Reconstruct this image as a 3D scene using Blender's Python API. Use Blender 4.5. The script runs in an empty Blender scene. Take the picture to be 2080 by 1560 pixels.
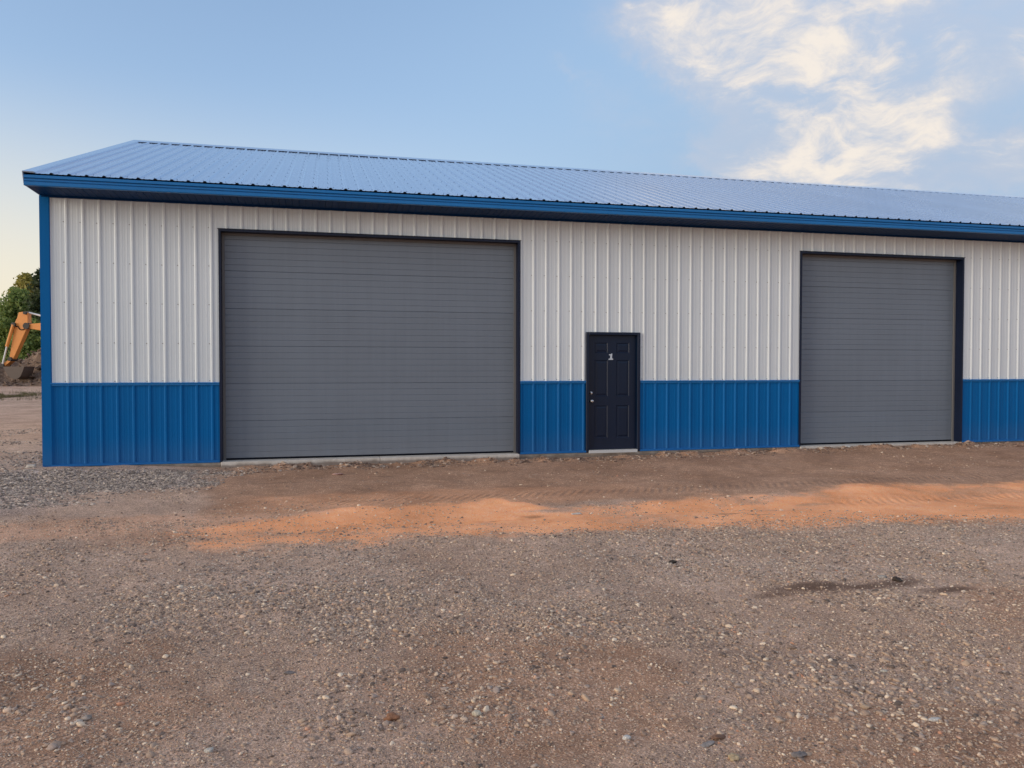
import bpy, math, random
import numpy as np
from mathutils import Matrix, Vector

R = math.radians
rng = np.random.default_rng(7)
random.seed(7)
scene = bpy.context.scene
col = scene.collection

# ------------------------------------------------------------------ camera
cam_d = bpy.data.cameras.new('camera')
cam_d.sensor_width = 36.0
cam_d.lens = 1563.0 / 2080.0 * 36.0
cam_d.clip_start = 0.05
cam_d.clip_end = 3000.0
cam = bpy.data.objects.new('camera', cam_d)
col.objects.link(cam)
CAM = Vector((4.142, -12.930, 1.525))
_r = Vector((0.97223, -0.23401, 0.00071))
_u = Vector((0.00475, 0.02276, 0.99973))
_f = Vector((0.23397, 0.97197, -0.02324))
cam.matrix_world = Matrix(((_r.x, _u.x, -_f.x, CAM.x), (_r.y, _u.y, -_f.y, CAM.y),
                           (_r.z, _u.z, -_f.z, CAM.z), (0, 0, 0, 1)))
scene.camera = cam

# ------------------------------------------------------------------ colour management
scene.view_settings.view_transform = 'Standard'
scene.view_settings.look = 'None'
scene.view_settings.exposure = 1.65
scene.view_settings.gamma = 1.0
scene.view_settings.use_curve_mapping = False

# ------------------------------------------------------------------ sun (evening, low on the left, very soft)
SUN_AZ, SUN_EL = -106.0, 11.0          # degrees from +Y, clockwise seen from above
sun_dir = Vector((math.sin(R(SUN_AZ)) * math.cos(R(SUN_EL)), math.cos(R(SUN_AZ)) * math.cos(R(SUN_EL)), math.sin(R(SUN_EL))))
sun_d = bpy.data.lights.new('sun', 'SUN')
sun_d.energy = 0.70
sun_d.angle = R(34)
sun_d.color = (1.0, 0.86, 0.68)
sun = bpy.data.objects.new('sun', sun_d)
col.objects.link(sun)
sun.rotation_euler = (-sun_dir).to_track_quat('-Z', 'Y').to_euler()
sun.location = sun_dir * 60

# ------------------------------------------------------------------ world: Nishita sky with broken cloud
world = bpy.data.worlds.new('World')
scene.world = world
world.use_nodes = True
wt = world.node_tree
wt.nodes.clear()


class NT:
    """small helper to write node trees"""
    def __init__(self, tree):
        self.t = tree

    def new(self, kind, **kw):
        n = self.t.nodes.new(kind)
        for k, v in kw.items():
            setattr(n, k, v)
        return n

    def put(self, sock, v):
        if hasattr(v, 'links'):
            self.t.links.new(v, sock)
        elif v is not None:
            if hasattr(sock.default_value, '__len__') and not hasattr(v, '__len__'):
                v = (v,) * len(sock.default_value)
            if hasattr(sock.default_value, '__len__') and len(sock.default_value) == 4 and len(v) == 3:
                v = (*v, 1.0)
            sock.default_value = v

    def m(self, op, a, b=None, c=None, clamp=False):
        n = self.new('ShaderNodeMath', operation=op, use_clamp=clamp)
        for s, v in zip(n.inputs, (a, b, c)):
            self.put(s, v)
        return n.outputs[0]

    def vm(self, op, a, b=None, out=0):
        n = self.new('ShaderNodeVectorMath', operation=op)
        self.put(n.inputs[0], a)
        if b is not None:
            self.put(n.inputs['Scale'] if op == 'SCALE' else n.inputs[1], b)
        return n.outputs[out]

    def mix(self, f, a, b, blend='MIX'):
        n = self.new('ShaderNodeMix', data_type='RGBA', blend_type=blend)
        self.put(n.inputs[0], f)
        self.put(n.inputs[6], a)
        self.put(n.inputs[7], b)
        return n.outputs[2]

    def noise(self, vec, scale, detail=4, rough=0.5, dist=0.0, out=0):
        n = self.new('ShaderNodeTexNoise')
        self.put(n.inputs['Vector'], vec)
        n.inputs['Scale'].default_value = scale
        n.inputs['Detail'].default_value = detail
        n.inputs['Roughness'].default_value = rough
        n.inputs['Distortion'].default_value = dist
        return n.outputs[out]

    def voro(self, vec, scale, out='Color', feature='F1'):
        n = self.new('ShaderNodeTexVoronoi', feature=feature)
        self.put(n.inputs['Vector'], vec)
        n.inputs['Scale'].default_value = scale
        return n.outputs[out]

    def ramp(self, f, stops, interp='LINEAR'):
        n = self.new('ShaderNodeValToRGB')
        n.color_ramp.interpolation = interp
        el = n.color_ramp.elements
        while len(el) < len(stops):
            el.new(0.5)
        for e, (p, c) in zip(el, stops):
            e.position = p
            e.color = (*c, 1.0) if hasattr(c, '__len__') else (c, c, c, 1.0)
        self.put(n.inputs[0], f)
        return n.outputs[0]

    def smooth(self, v, lo, hi):
        n = self.new('ShaderNodeMapRange', interpolation_type='SMOOTHSTEP')
        self.put(n.inputs[0], v)
        n.inputs[1].default_value = lo
        n.inputs[2].default_value = hi
        return n.outputs[0]

    def scalevec(self, v, s):
        n = self.new('ShaderNodeMapping')
        self.put(n.inputs['Vector'], v)
        n.inputs['Scale'].default_value = s
        return n.outputs[0]


w = NT(wt)
sky = w.new('ShaderNodeTexSky', sky_type='NISHITA')
sky.sun_disc = False
sky.sun_elevation = R(SUN_EL)
sky.sun_rotation = R(SUN_AZ)
sky.altitude = 300
sky.air_density = 1.0
sky.dust_density = 1.6
sky.ozone_density = 1.2
dirv = w.new('ShaderNodeTexCoord').outputs['Generated']
sep = w.new('ShaderNodeSeparateXYZ')
w.put(sep.inputs[0], dirv)
dx, dy, dz = sep.outputs
az = w.m('DEGREES', w.m('ARCTAN2', dx, dy))
el = w.m('DEGREES', w.m('ARCSINE', dz))
SEED = (1.7, 4.1, 2.3)
# warped noise on the view direction
warp = w.noise(dirv, 4.0, 4, 0.6, out=1)
wv = w.vm('ADD', dirv, w.vm('SCALE', w.vm('SUBTRACT', warp, (0.5, 0.5, 0.5)), 0.10))
tilt = w.new('ShaderNodeMapping')
w.put(tilt.inputs['Vector'], wv)
tilt.inputs['Rotation'].default_value = (R(0), R(24), R(0))
tilt.inputs['Scale'].default_value = (0.8, 0.8, 1.9)
wv = w.vm('ADD', tilt.outputs[0], SEED)
fb = w.noise(wv, 7.0, 10, 0.60, 0.3)
fb2 = w.noise(wv, 19.0, 7, 0.66, 0.35)
# jitter the blob borders
jx = w.m('MULTIPLY', w.m('SUBTRACT', w.noise(dirv, 9.0, 6, 0.62), 0.5), 11.0)
jy = w.m('MULTIPLY', w.m('SUBTRACT', w.noise(w.vm('ADD', dirv, (3.1, 7.7, 1.3)), 11.0, 6, 0.62), 0.5), 6.5)
azj = w.m('ADD', w.m('SUBTRACT', az, 1.8), jx)
elj = w.m('ADD', el, jy)
CLOUDS = [(34.5, 19.0, 8.5, 4.6, -16, .5), (31.0, 20.6, 4.0, 1.9, -12, .75), (34.6, 17.4, 2.6, 1.6, 35, .8), (31.2, 17.6, 2.2, 1.0, -28, .7), (36.0, 13.2, 3.6, 1.4, 8, .7), (27.07, 19.48, 4.48, 1.25, -29.8, 1.0), (31.74, 22.36, 7.09, 2.04, -16.5, .62), (33.72, 18.86, 4.08, 3.4, -7, .45),
          (34.38, 15.71, 4.09, 1.82, 26.9, 1.0), (33.12, 13.76, 5.32, 1.79, -5.3, .8), (38.41, 14.36, 3.01, 1.83, -16.6, .5),
          (38.91, 22.63, 6.26, 1.12, -10.6, .42), (39.95, 21.06, .76, 1.19, -9.6, .75), (46.15, 18.16, 1.8, 1.24, -11, .5),
          (43.97, 13.38, 1.92, .86, 14.7, .65), (15.7, 20.29, 1.2, .5, -18.5, .26), (18.96, 17.66, 2.14, 1.16, -29.1, .13),
          (27.61, 15.3, 1.55, .52, -13.2, .55), (26.76, 13.77, 2.4, .47, -3.3, .5), (43.59, 11.58, 4.46, .91, -6.9, .42),
          (24.27, 24.23, 2.09, .74, -4.4, .5), (34.39, 15.08, 1.35, .62, -15.3, -.8),
          (52, 20, 7, 3, -12, .5), (58, 15, 6, 2, 5, .5)]
dens = None
for (a0, e0, la, lb, ang, s) in CLOUDS:
    ca, sa = math.cos(R(ang)), math.sin(R(ang))
    da = w.m('SUBTRACT', azj, a0)
    de = w.m('SUBTRACT', elj, e0)
    p = w.m('MULTIPLY', w.m('ADD', w.m('MULTIPLY', da, ca), w.m('MULTIPLY', de, sa)), 1.0 / la)
    q = w.m('MULTIPLY', w.m('SUBTRACT', w.m('MULTIPLY', de, ca), w.m('MULTIPLY', da, sa)), 1.0 / lb)
    g = w.m('EXPONENT', w.m('MULTIPLY', w.m('ADD', w.m('MULTIPLY', p, p), w.m('MULTIPLY', q, q)), -0.62))
    g = w.m('MULTIPLY', g, s * 1.3)
    dens = g if dens is None else w.m('ADD', dens, g)
# unseen cloud overhead and behind the viewer, cover raised to brighten walls and ground
beyond = w.m('MAXIMUM', w.smooth(el, 27.0, 45.0), w.smooth(w.m('ABSOLUTE', w.m('SUBTRACT', az, 15.0)), 45.0, 70.0))
field = w.smooth(w.noise(w.scalevec(dirv, (1, 1, 1.5)), 2.6, 2, 0.5), 0.30, 0.62)
dens = w.m('ADD', dens, w.m('MULTIPLY', w.m('MULTIPLY', beyond, field), 1.0))
tex = w.m('ADD', w.m('MULTIPLY', w.m('SUBTRACT', fb, 0.5), 4.6), w.m('MULTIPLY', w.m('SUBTRACT', fb2, 0.5), 2.2))
dens = w.m('SUBTRACT', 1.0, w.m('EXPONENT', w.m('MULTIPLY', dens, -1.25)))
cov = w.m('MULTIPLY', dens, w.m('ADD', w.m('MULTIPLY', tex, 0.92), 1.16))
cloud = w.smooth(cov, -0.12, 1.55)
thin = w.m('MULTIPLY', w.smooth(dens, 0.08, 0.75), w.m('MULTIPLY_ADD', fb, 1.25, -0.02))
cloud = w.m('MAXIMUM', cloud, thin)
cloud = w.m('MULTIPLY', cloud, w.smooth(el, 0.0, 6.0))
glow = w.m('MULTIPLY', w.smooth(el, 20.0, 3.0), w.smooth(w.m('COSINE', w.m('RADIANS', w.m('SUBTRACT', az, SUN_AZ))), -0.85, 0.35))
# soft shoulder, as a phone camera holds back the bright part of the sky
raw = sky.outputs[0]
SKYBASE = w.vm('DIVIDE', raw, w.vm('ADD', w.vm('SCALE', raw, 1.0 / 4.8), (1.0, 1.0, 1.0)))
SKYBASE = w.mix(1.0, SKYBASE, (1.06, 1.14, 1.33), 'MULTIPLY')
pale = w.m('MULTIPLY', w.smooth(el, 36.0, 12.0), w.smooth(az, -6.0, 32.0))
SKYBASE = w.mix(w.m('MULTIPLY', pale, 0.95), SKYBASE, (1.0, 1.5, 2.12))
SKYBASE = w.mix(w.m('MULTIPLY', glow, 0.9), SKYBASE, (2.85, 2.47, 1.82))
cloud_col = w.mix(w.smooth(cov, 0.45, 1.6), (1.85, 1.80, 1.95), (2.85, 2.55, 2.22))
skyc = w.mix(w.m('MULTIPLY', cloud, 0.9), SKYBASE, cloud_col)
bg = w.new('ShaderNodeBackground')
w.put(bg.inputs[0], skyc)
bg.inputs[1].default_value = 0.11
wo = w.new('ShaderNodeOutputWorld')
wt.links.new(bg.outputs[0], wo.inputs[0])

# ------------------------------------------------------------------ object helpers


def tag(o, label=None, cat=None, group=None, kind=None):
    if label: o['label'] = label
    if cat: o['category'] = cat
    if group: o['group'] = group
    if kind: o['kind'] = kind
    return o


def empty(name, loc=(0, 0, 0), rz=0.0):
    o = bpy.data.objects.new(name, None)
    o.empty_display_size = 0.2
    o.location = loc
    o.rotation_euler = (0, 0, rz)
    col.objects.link(o)
    return o


def link(name, me, parent=None, loc=None):
    o = bpy.data.objects.new(name, me)
    col.objects.link(o)
    if parent is not None:
        o.parent = parent
    if loc is not None:
        o.location = loc
    return o


def big_mesh(name, V, F, mat, smooth=False):
    """V (n,3) array, F (m,k) array of equal-sized polygons"""
    V = np.asarray(V, np.float32)
    F = np.asarray(F, np.int32)
    me = bpy.data.meshes.new(name)
    k = F.shape[1]
    me.vertices.add(len(V))
    me.vertices.foreach_set('co', V.ravel())
    me.loops.add(F.size)
    me.loops.foreach_set('vertex_index', F.ravel())
    me.polygons.add(len(F))
    me.polygons.foreach_set('loop_start', np.arange(0, F.size, k, dtype=np.int32))
    me.polygons.foreach_set('loop_total', np.full(len(F), k, np.int32))
    me.polygons.foreach_set('use_smooth', np.full(len(F), smooth, bool))
    me.update(calc_edges=True)
    me.validate()
    if mat: me.materials.append(mat)
    return me


class MB:
    """collects shapes for ONE mesh"""
    def __init__(self):
        self.v, self.f = [], []

    def add(self, vs, fs):
        o = len(self.v)
        self.v += [tuple(x) for x in vs]
        self.f += [tuple(i + o for i in f) for f in fs]
        return self

    def box(self, x0, x1, y0, y1, z0, z1):
        vs = [(x, y, z) for x in (x0, x1) for y in (y0, y1) for z in (z0, z1)]
        return self.add(vs, [(0, 1, 3, 2), (4, 6, 7, 5), (0, 4, 5, 1), (2, 3, 7, 6), (0, 2, 6, 4), (1, 5, 7, 3)])

    def prism(self, pts, y0, y1):
        """outline pts in (x,z), extruded from y0 to y1"""
        n = len(pts)
        vs = [(x, y0, z) for x, z in pts] + [(x, y1, z) for x, z in pts]
        fs = [tuple(range(n)), tuple(range(2 * n - 1, n - 1, -1))]
        fs += [(i, n + i, n + (i + 1) % n, (i + 1) % n) for i in range(n)]
        return self.add(vs, fs)

    def run_x(self, prof, x0, x1, close=False):
        """profile (y,z) swept along x"""
        n = len(prof)
        vs = [(x0, y, z) for y, z in prof] + [(x1, y, z) for y, z in prof]
        fs = [(i, n + i, n + i + 1, i + 1) for i in range(n - 1)]
        if close:
            fs.append((n - 1, 2 * n - 1, n, 0))
            fs += [tuple(range(n)), tuple(range(2 * n - 1, n - 1, -1))]
        return self.add(vs, fs)

    def tube(self, a, b, ra, rb=None, n=10, cap=True):
        rb = ra if rb is None else rb
        a, b = Vector(a), Vector(b)
        d = (b - a).normalized()
        s = d.orthogonal().normalized()
        t = d.cross(s)
        vs = []
        for c, rr in ((a, ra), (b, rb)):
            for i in range(n):
                an = 2 * math.pi * i / n
                vs.append(c + (s * math.cos(an) + t * math.sin(an)) * rr)
        fs = [(i, (i + 1) % n, n + (i + 1) % n, n + i) for i in range(n)]
        if cap:
            fs += [tuple(range(n - 1, -1, -1)), tuple(range(n, 2 * n))]
        return self.add(vs, fs)

    def mesh(self, name, mat, smooth=False, bevel=0.0):
        me = bpy.data.meshes.new(name)
        me.from_pydata(self.v, [], self.f)
        if bevel > 0 or True:
            import bmesh
            bm = bmesh.new()
            bm.from_mesh(me)
            bmesh.ops.recalc_face_normals(bm, faces=bm.faces)
            if bevel > 0:
                bmesh.ops.bevel(bm, geom=list(bm.edges), offset=bevel, segments=1, affect='EDGES', clamp_overlap=True)
            bm.to_mesh(me)
            bm.free()
        if smooth:
            me.polygons.foreach_set('use_smooth', np.ones(len(me.polygons), bool))
        me.materials.append(mat)
        return me

    def obj(self, name, mat, parent=None, loc=None, smooth=False, bevel=0.0):
        return link(name, self.mesh(name, mat, smooth, bevel), parent, loc)


# smooth value noise for terrain and dirt masks
def vnoise(x, y, scale, seed=0):
    x = np.asarray(x) * scale + seed * 17.31
    y = np.asarray(y) * scale + seed * 9.77
    xi, yi = np.floor(x).astype(np.int64), np.floor(y).astype(np.int64)
    fx, fy = x - xi, y - yi
    fx = fx * fx * (3 - 2 * fx)
    fy = fy * fy * (3 - 2 * fy)

    def h(a, b):
        n = (a * 374761393 + b * 668265263 + seed * 982451653) & 0xFFFFFFFF
        n = ((n ^ (n >> 13)) * 1274126177) & 0xFFFFFFFF
        n = n ^ (n >> 16)
        return (n & 0xFFFF) / 65535.0
    return (h(xi, yi) * (1 - fx) + h(xi + 1, yi) * fx) * (1 - fy) + (h(xi, yi + 1) * (1 - fx) + h(xi + 1, yi + 1) * fx) * fy


def fbm(x, y, scale, octaves=4, seed=0):
    s, a, t = 0, 1.0, 0
    for o in range(octaves):
        s = s + a * vnoise(x, y, scale * 2 ** o, seed + o * 13)
        t += a
        a *= 0.5
    return s / t


def sstep(v, lo, hi):
    t = np.clip((v - lo) / (hi - lo), 0, 1)
    return t * t * (3 - 2 * t)


# ------------------------------------------------------------------ materials
def material(name):
    m = bpy.data.materials.new(name)
    m.use_nodes = True
    t = m.node_tree
    t.nodes.clear()
    n = NT(t)
    p = n.new('ShaderNodeBsdfPrincipled')
    o = n.new('ShaderNodeOutputMaterial')
    t.links.new(p.outputs[0], o.inputs[0])
    n.p = p
    n.pos = n.new('ShaderNodeNewGeometry').outputs['Position']
    return m, n


def bump(n, h, strength, dist):
    b = n.new('ShaderNodeBump')
    b.inputs['Strength'].default_value = strength
    b.inputs['Distance'].default_value = dist
    n.put(b.inputs['Height'], h)
    n.t.links.new(b.outputs[0], n.p.inputs['Normal'])


def painted(name, c, rough=0.4, vary=0.06, wobble=0.4, spec=0.5, dust=0.0, dustcol=(0.30, 0.24, 0.2)):
    """coil-coated sheet metal: slight tone drift, fine streaks, a little splash-up dust near the ground"""
    m, n = material(name)
    streak = n.noise(n.scalevec(n.pos, (14, 14, 0.5)), 1.0, 3, 0.6)
    blotch = n.noise(n.pos, 0.9, 4, 0.55)
    f = n.m('ADD', n.m('MULTIPLY', streak, 0.5), n.m('MULTIPLY', blotch, 0.5))
    lo = tuple(v * (1 - vary) for v in c)
    hi = tuple(v * (1 + vary) for v in c)
    cc = n.mix(n.smooth(f, 0.3, 0.7), lo, hi)
    if dust:
        s = n.new('ShaderNodeSeparateXYZ')
        n.put(s.inputs[0], n.pos)
        g = n.smooth(n.m('ADD', s.outputs[2], n.m('MULTIPLY', n.noise(n.scalevec(n.pos, (5, 5, 2)), 1.0, 4), 0.25)), 0.62, 0.1)
        cc = n.mix(n.m('MULTIPLY', g, dust), cc, dustcol)
    oi = n.new('ShaderNodeObjectInfo').outputs['Random']        # sheets differ a little from one another
    cc = n.mix(1.0, cc, n.ramp(oi, [(0.0, 0.962), (1.0, 1.038)]), 'MULTIPLY')
    n.put(n.p.inputs['Base Color'], cc)
    n.put(n.p.inputs['Roughness'], n.m('ADD', n.m('MULTIPLY', blotch, 0.16), rough - 0.08))
    n.p.inputs['Specular IOR Level'].default_value = spec
    if wobble:
        bump(n, n.noise(n.scalevec(n.pos, (2.2, 2.2, 0.7)), 1.0, 2, 0.5), wobble, 0.012)
    return m


M = {}
M['white'] = painted('white_sheet_metal', (0.675, 0.735, 0.775), 0.42, 0.035, 0.17)
M['blue'] = painted('blue_sheet_metal', (0.0003, 0.121, 0.365), 0.45, 0.045, 0.14, spec=0.12, dust=0.06)
M['trim'] = painted('blue_trim_metal', (0.003, 0.150, 0.43), 0.36, 0.06, 0.08, spec=0.4)
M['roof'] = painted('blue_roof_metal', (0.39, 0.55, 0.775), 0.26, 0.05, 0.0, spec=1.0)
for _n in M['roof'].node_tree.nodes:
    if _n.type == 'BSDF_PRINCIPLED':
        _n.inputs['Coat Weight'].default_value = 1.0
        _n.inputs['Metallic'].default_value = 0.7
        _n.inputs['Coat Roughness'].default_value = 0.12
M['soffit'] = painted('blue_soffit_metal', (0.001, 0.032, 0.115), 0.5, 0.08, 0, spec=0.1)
M['navy'] = painted('navy_trim_metal', (0.005, 0.011, 0.034), 0.42, 0.15, 0.1, spec=0.3)
M['navy_door'] = painted('navy_door_paint', (0.002, 0.0105, 0.034), 0.36, 0.10, 0.0, spec=0.32, dust=0.02)
M['grey'] = painted('grey_door_steel', (0.163, 0.198, 0.248), 0.42, 0.05, 0.2, dust=0.13)
M['stop'] = painted('grey_vinyl_stop', (0.16, 0.16, 0.165), 0.6, 0.06, 0)
M['rubber'] = painted('black_rubber', (0.005, 0.007, 0.014), 0.7, 0.1, 0, spec=0.15)
M['screw'] = painted('screw_head', (0.33, 0.33, 0.34), 0.4, 0.1, 0)
M['rscrew'] = painted('roof_screw_head', (0.05, 0.11, 0.23), 0.5, 0.1, 0)
M['alu'] = painted('pale_aluminium', (0.62, 0.62, 0.62), 0.4, 0.05, 0)
M['numeral'] = painted('pale_numeral_paint', (0.55, 0.62, 0.70), 0.5, 0.02, 0)

m, n = material('nickel')
n.put(n.p.inputs['Base Color'], (0.62, 0.62, 0.64))
n.p.inputs['Metallic'].default_value = 1.0
n.put(n.p.inputs['Roughness'], n.m('ADD', n.m('MULTIPLY', n.noise(n.pos, 90, 3), 0.15), 0.15))
M['nickel'] = m

m, n = material('concrete')
a = n.noise(n.pos, 6, 5, 0.6)
b = n.noise(n.pos, 90, 3, 0.6)
cc = n.mix(n.smooth(a, 0.3, 0.7), (0.52, 0.48, 0.43), (0.66, 0.62, 0.57))
cc = n.mix(n.m('MULTIPLY', n.smooth(b, 0.55, 0.75), 0.4), cc, (0.28, 0.24, 0.21))
s = n.new('ShaderNodeSeparateXYZ')
n.put(s.inputs[0], n.pos)
soil = n.smooth(n.m('ADD', s.outputs[2], n.m('MULTIPLY', a, 0.06)), 0.012, -0.03)
cc = n.mix(n.m('MULTIPLY', soil, 0.75), cc, (0.17, 0.125, 0.10))
n.put(n.p.inputs['Base Color'], cc)
n.p.inputs['Roughness'].default_value = 0.9
bump(n, b, 0.4, 0.004)
M['concrete'] = m


def paint_steel(name, c, rough=0.5, rust=0.25, rustcol=(0.12, 0.06, 0.035)):
    m, n = material(name)
    a = n.noise(n.pos, 3.5, 5, 0.65)
    b = n.noise(n.pos, 16, 4, 0.7)
    f = n.smooth(n.m('ADD', n.m('MULTIPLY', a, 0.6), n.m('MULTIPLY', b, 0.4)), 0.55, 0.72)
    cc = n.mix(n.m('MULTIPLY', f, rust), c, rustcol)
    n.put(n.p.inputs['Base Color'], cc)
    n.p.inputs['Roughness'].default_value = rough
    bump(n, b, 0.2, 0.01)
    return m


M['orange'] = paint_steel('orange_machine_paint', (0.78, 0.30, 0.065), 0.45, 0.25)
M['bucket'] = paint_steel('worn_bucket_steel', (0.13, 0.098, 0.08), 0.65, 0.8, (0.085, 0.058, 0.042))
M['chrome'] = paint_steel('chrome_rod', (0.80, 0.80, 0.78), 0.25, 0.05)
M['track'] = paint_steel('track_steel', (0.05, 0.045, 0.04), 0.7, 0.6)
M['glassdark'] = painted('dark_cab_glass', (0.02, 0.025, 0.03), 0.08, 0.0, 0)


# ------------------------------------------------------------------ ground
def ground_z(x, y, fine=True):
    x = np.asarray(x, float)
    y = np.asarray(y, float)
    z = -0.10 + 0 * x
    near_wall = sstep(y, -2.2, -0.1)
    z = z + near_wall * (0.085 * sstep(x, 2.7, 0.8) + 0.055 * sstep(x, 9.0, 14.0) + 0.012)
    z = z + 0.46 * sstep(np.hypot(x + 3, y + 5), 22.0, 36.0) * sstep(y, 6, 20)
    # gentle undulation, wheel ruts along the front of the building
    z = z + (fbm(x, y, 0.35, 3, 1) - 0.5) * 0.07 * sstep(np.hypot(x, y) * 1.0, 300, 60) * (1 - 0.7 * near_wall)
    wob = (fbm(x, y, 0.25, 2, 4) - 0.5) * 0.8
    for yc, dpt, wd in ((-2.55, 0.022, 0.22), (-4.95, 0.035, 0.30), (-6.05, -0.028, 0.35), (-3.9, -0.014, 0.3)):
        z = z - dpt * np.exp(-((y - yc - wob) / wd) ** 2) * sstep(x, 2.2, 4.0)
    # loose ridge of soil along the slab edge
    rg = np.exp(-((y + 0.34 + (fbm(x, y, 0.9, 2, 9) - 0.5) * 0.3) / 0.13) ** 2)
    z = z + rg * 0.075 * sstep(fbm(x, y, 2.2, 3, 3), 0.38, 0.75) * sstep(x, 2.4, 3.2)
    if fine:
        z = z + (fbm(x, y, 3.2, 3, 21) - 0.5) * 0.03 + (fbm(x, y, 11, 2, 31) - 0.5) * 0.010
    return z


def masks(x, y):
    """ground masks: orange band, brown soil, crushed grey stone, damp patches"""
    wob = (fbm(x, y, 0.7, 4, 41) - 0.5)
    wob2 = (fbm(x, y, 3.5, 3, 55) - 0.5)
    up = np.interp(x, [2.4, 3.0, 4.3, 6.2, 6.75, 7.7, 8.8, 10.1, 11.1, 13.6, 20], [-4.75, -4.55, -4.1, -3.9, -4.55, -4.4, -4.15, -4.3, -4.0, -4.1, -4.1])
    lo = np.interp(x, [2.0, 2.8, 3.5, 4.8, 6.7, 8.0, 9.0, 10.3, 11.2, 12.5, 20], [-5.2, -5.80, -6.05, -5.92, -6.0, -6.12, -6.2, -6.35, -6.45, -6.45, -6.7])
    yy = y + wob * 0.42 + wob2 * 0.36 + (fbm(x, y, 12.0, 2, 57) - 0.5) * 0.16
    orange_tone = sstep(yy, lo - 0.25, lo + 0.42) * sstep(yy, up + 0.25, up - 0.30) * sstep(x + wob2 * 1.4 + wob, 1.7, 4.3)  # orange tone along a band, fading out at its edges
    orange_tone = orange_tone * (0.50 + 0.42 * sstep(fbm(x, y, 1.1, 4, 61), 0.3, 0.6) + 0.32 * sstep(fbm(x * 0.55, y, 4.2, 4, 63), 0.34, 0.62))
    # a duller tongue crosses the band, and long faint fingers trail to either side
    orange_tone = orange_tone * (1 - 0.75 * np.exp(-((y + 4.62 + 0.12 * (x - 6.5)) / 0.10) ** 2 - ((x - 6.6) / 0.55) ** 2))
    rust = 0.36 * sstep(yy, -4.8, -3.9) * sstep(yy, -2.2, -3.2) * sstep(x, 2.4, 3.6) * sstep(x, 10.5, 5.5)  # fainter orange tone, merged into orange_tone below
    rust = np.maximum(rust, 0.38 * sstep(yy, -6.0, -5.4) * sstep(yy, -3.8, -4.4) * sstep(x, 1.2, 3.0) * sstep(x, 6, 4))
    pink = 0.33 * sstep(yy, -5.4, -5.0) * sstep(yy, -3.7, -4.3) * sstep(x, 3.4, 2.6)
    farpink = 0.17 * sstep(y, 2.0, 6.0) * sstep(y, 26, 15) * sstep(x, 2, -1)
    orange_tone = np.clip(np.maximum.reduce([orange_tone, rust, pink, farpink]), 0, 1)
    strip = sstep(yy, -4.5, -4.0) * sstep(x + wob, 2.3, 3.1)
    fore = sstep(yy, -7.7, -8.6) * (0.35 + 0.6 * sstep(fbm(x, y, 0.8, 3, 77), 0.35, 0.6))
    right = sstep(x, 9.5, 11.5) * sstep(y, -6.9, -6.0)
    soilm = np.clip(np.maximum.reduce([strip, fore, right]), 0, 1)
    crush = sstep(yy, -2.5, -1.7) * sstep(yy, -0.25, -0.7) * sstep(x + wob, -1.4, -0.4) * sstep(x + wob * 1.2 + wob2, 3.1, 2.0)
    crush = np.maximum(crush, 0.55 * sstep(yy, -4.0, -3.4) * sstep(yy, -1.6, -2.2) * sstep(x, 1.9, 0.6))
    damp = 0 * x
    for (cx, cy, sx, sy, s) in ((7.65, -7.96, 0.50, 0.13, 1), (8.35, -7.98, 0.24, 0.10, 1), (8.55, -8.24, 0.26, 0.10, 1), (8.05, -8.02, .35, .10, 1), (7.25, -8.05, .25, .08, .8),
                                (8.45, -5.24, 0.26, 0.07, .8), (8.75, -5.38, 0.22, 0.03, .8), (6.35, -4.80, 0.22, 0.09, .7),
                                (6.0, -4.92, 0.30, 0.025, .9), (5.1, -1.5, .4, .06, .5), (3.4, -1.9, .5, .09, .5), (3.2, -0.75, .16, .05, .8), (9.9, -8.6, .8, .2, .3)):
        damp = np.maximum(damp, s * np.exp(-((x - cx + wob2 * 0.25) / sx) ** 2 - ((y - cy + wob2 * 0.10) / sy) ** 2))
    damp = np.maximum(damp, 0.22 * sstep(fbm(x, y, 0.9, 4, 88), 0.55, 0.75) * sstep(y, -7.5, -9))
    return orange_tone, soilm, crush, damp


def graded(lo, hi, step, out_lo, out_hi, grow=1.16):
    a = [lo]
    s = step
    while a[-1] > out_lo:
        s *= grow
        a.append(a[-1] - s)
    c = [hi]
    s = step
    while c[-1] < out_hi:
        s *= grow
        c.append(c[-1] + s)
    return np.array(sorted(a[1:]) + list(np.arange(lo, hi, step)) + c)


gx = graded(-3.0, 16.5, 0.045, -900, 900)
gy = graded(-11.0, -0.05, 0.045, -500, 1200)
GX, GY = np.meshgrid(gx, gy)
GZ = ground_z(GX, GY)
V = np.stack([GX.ravel(), GY.ravel(), GZ.ravel()], 1)
nx, ny = len(gx), len(gy)
ii, jj = np.meshgrid(np.arange(nx - 1), np.arange(ny - 1))
q = (jj * nx + ii).ravel()
F = np.stack([q, q + 1, q + nx + 1, q + nx], 1)

m, n = material('yard_dirt_and_gravel')
att = n.new('ShaderNodeVertexColor')
att.layer_name = 'dirt'
sp = n.new('ShaderNodeSeparateColor')
n.put(sp.inputs[0], att.outputs[0])
g2 = n.scalevec(n.pos, (1, 1, 0.3))
cellA = n.voro(g2, 95, 'Color')
cellB = n.voro(g2, 210, 'Color')
distA = n.voro(g2, 95, 'Distance')
sa = n.new('ShaderNodeSeparateColor'); n.put(sa.inputs[0], cellA)
sb = n.new('ShaderNodeSeparateColor'); n.put(sb.inputs[0], cellB)
big = n.noise(g2, 0.9, 5, 0.6)
mid = n.noise(g2, 7, 5, 0.65)
fine = n.noise(g2, 260, 3, 0.7)
brk = n.m('MULTIPLY', n.m('SUBTRACT', n.noise(g2, 26, 4, 0.7), 0.5), 0.9)


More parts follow.
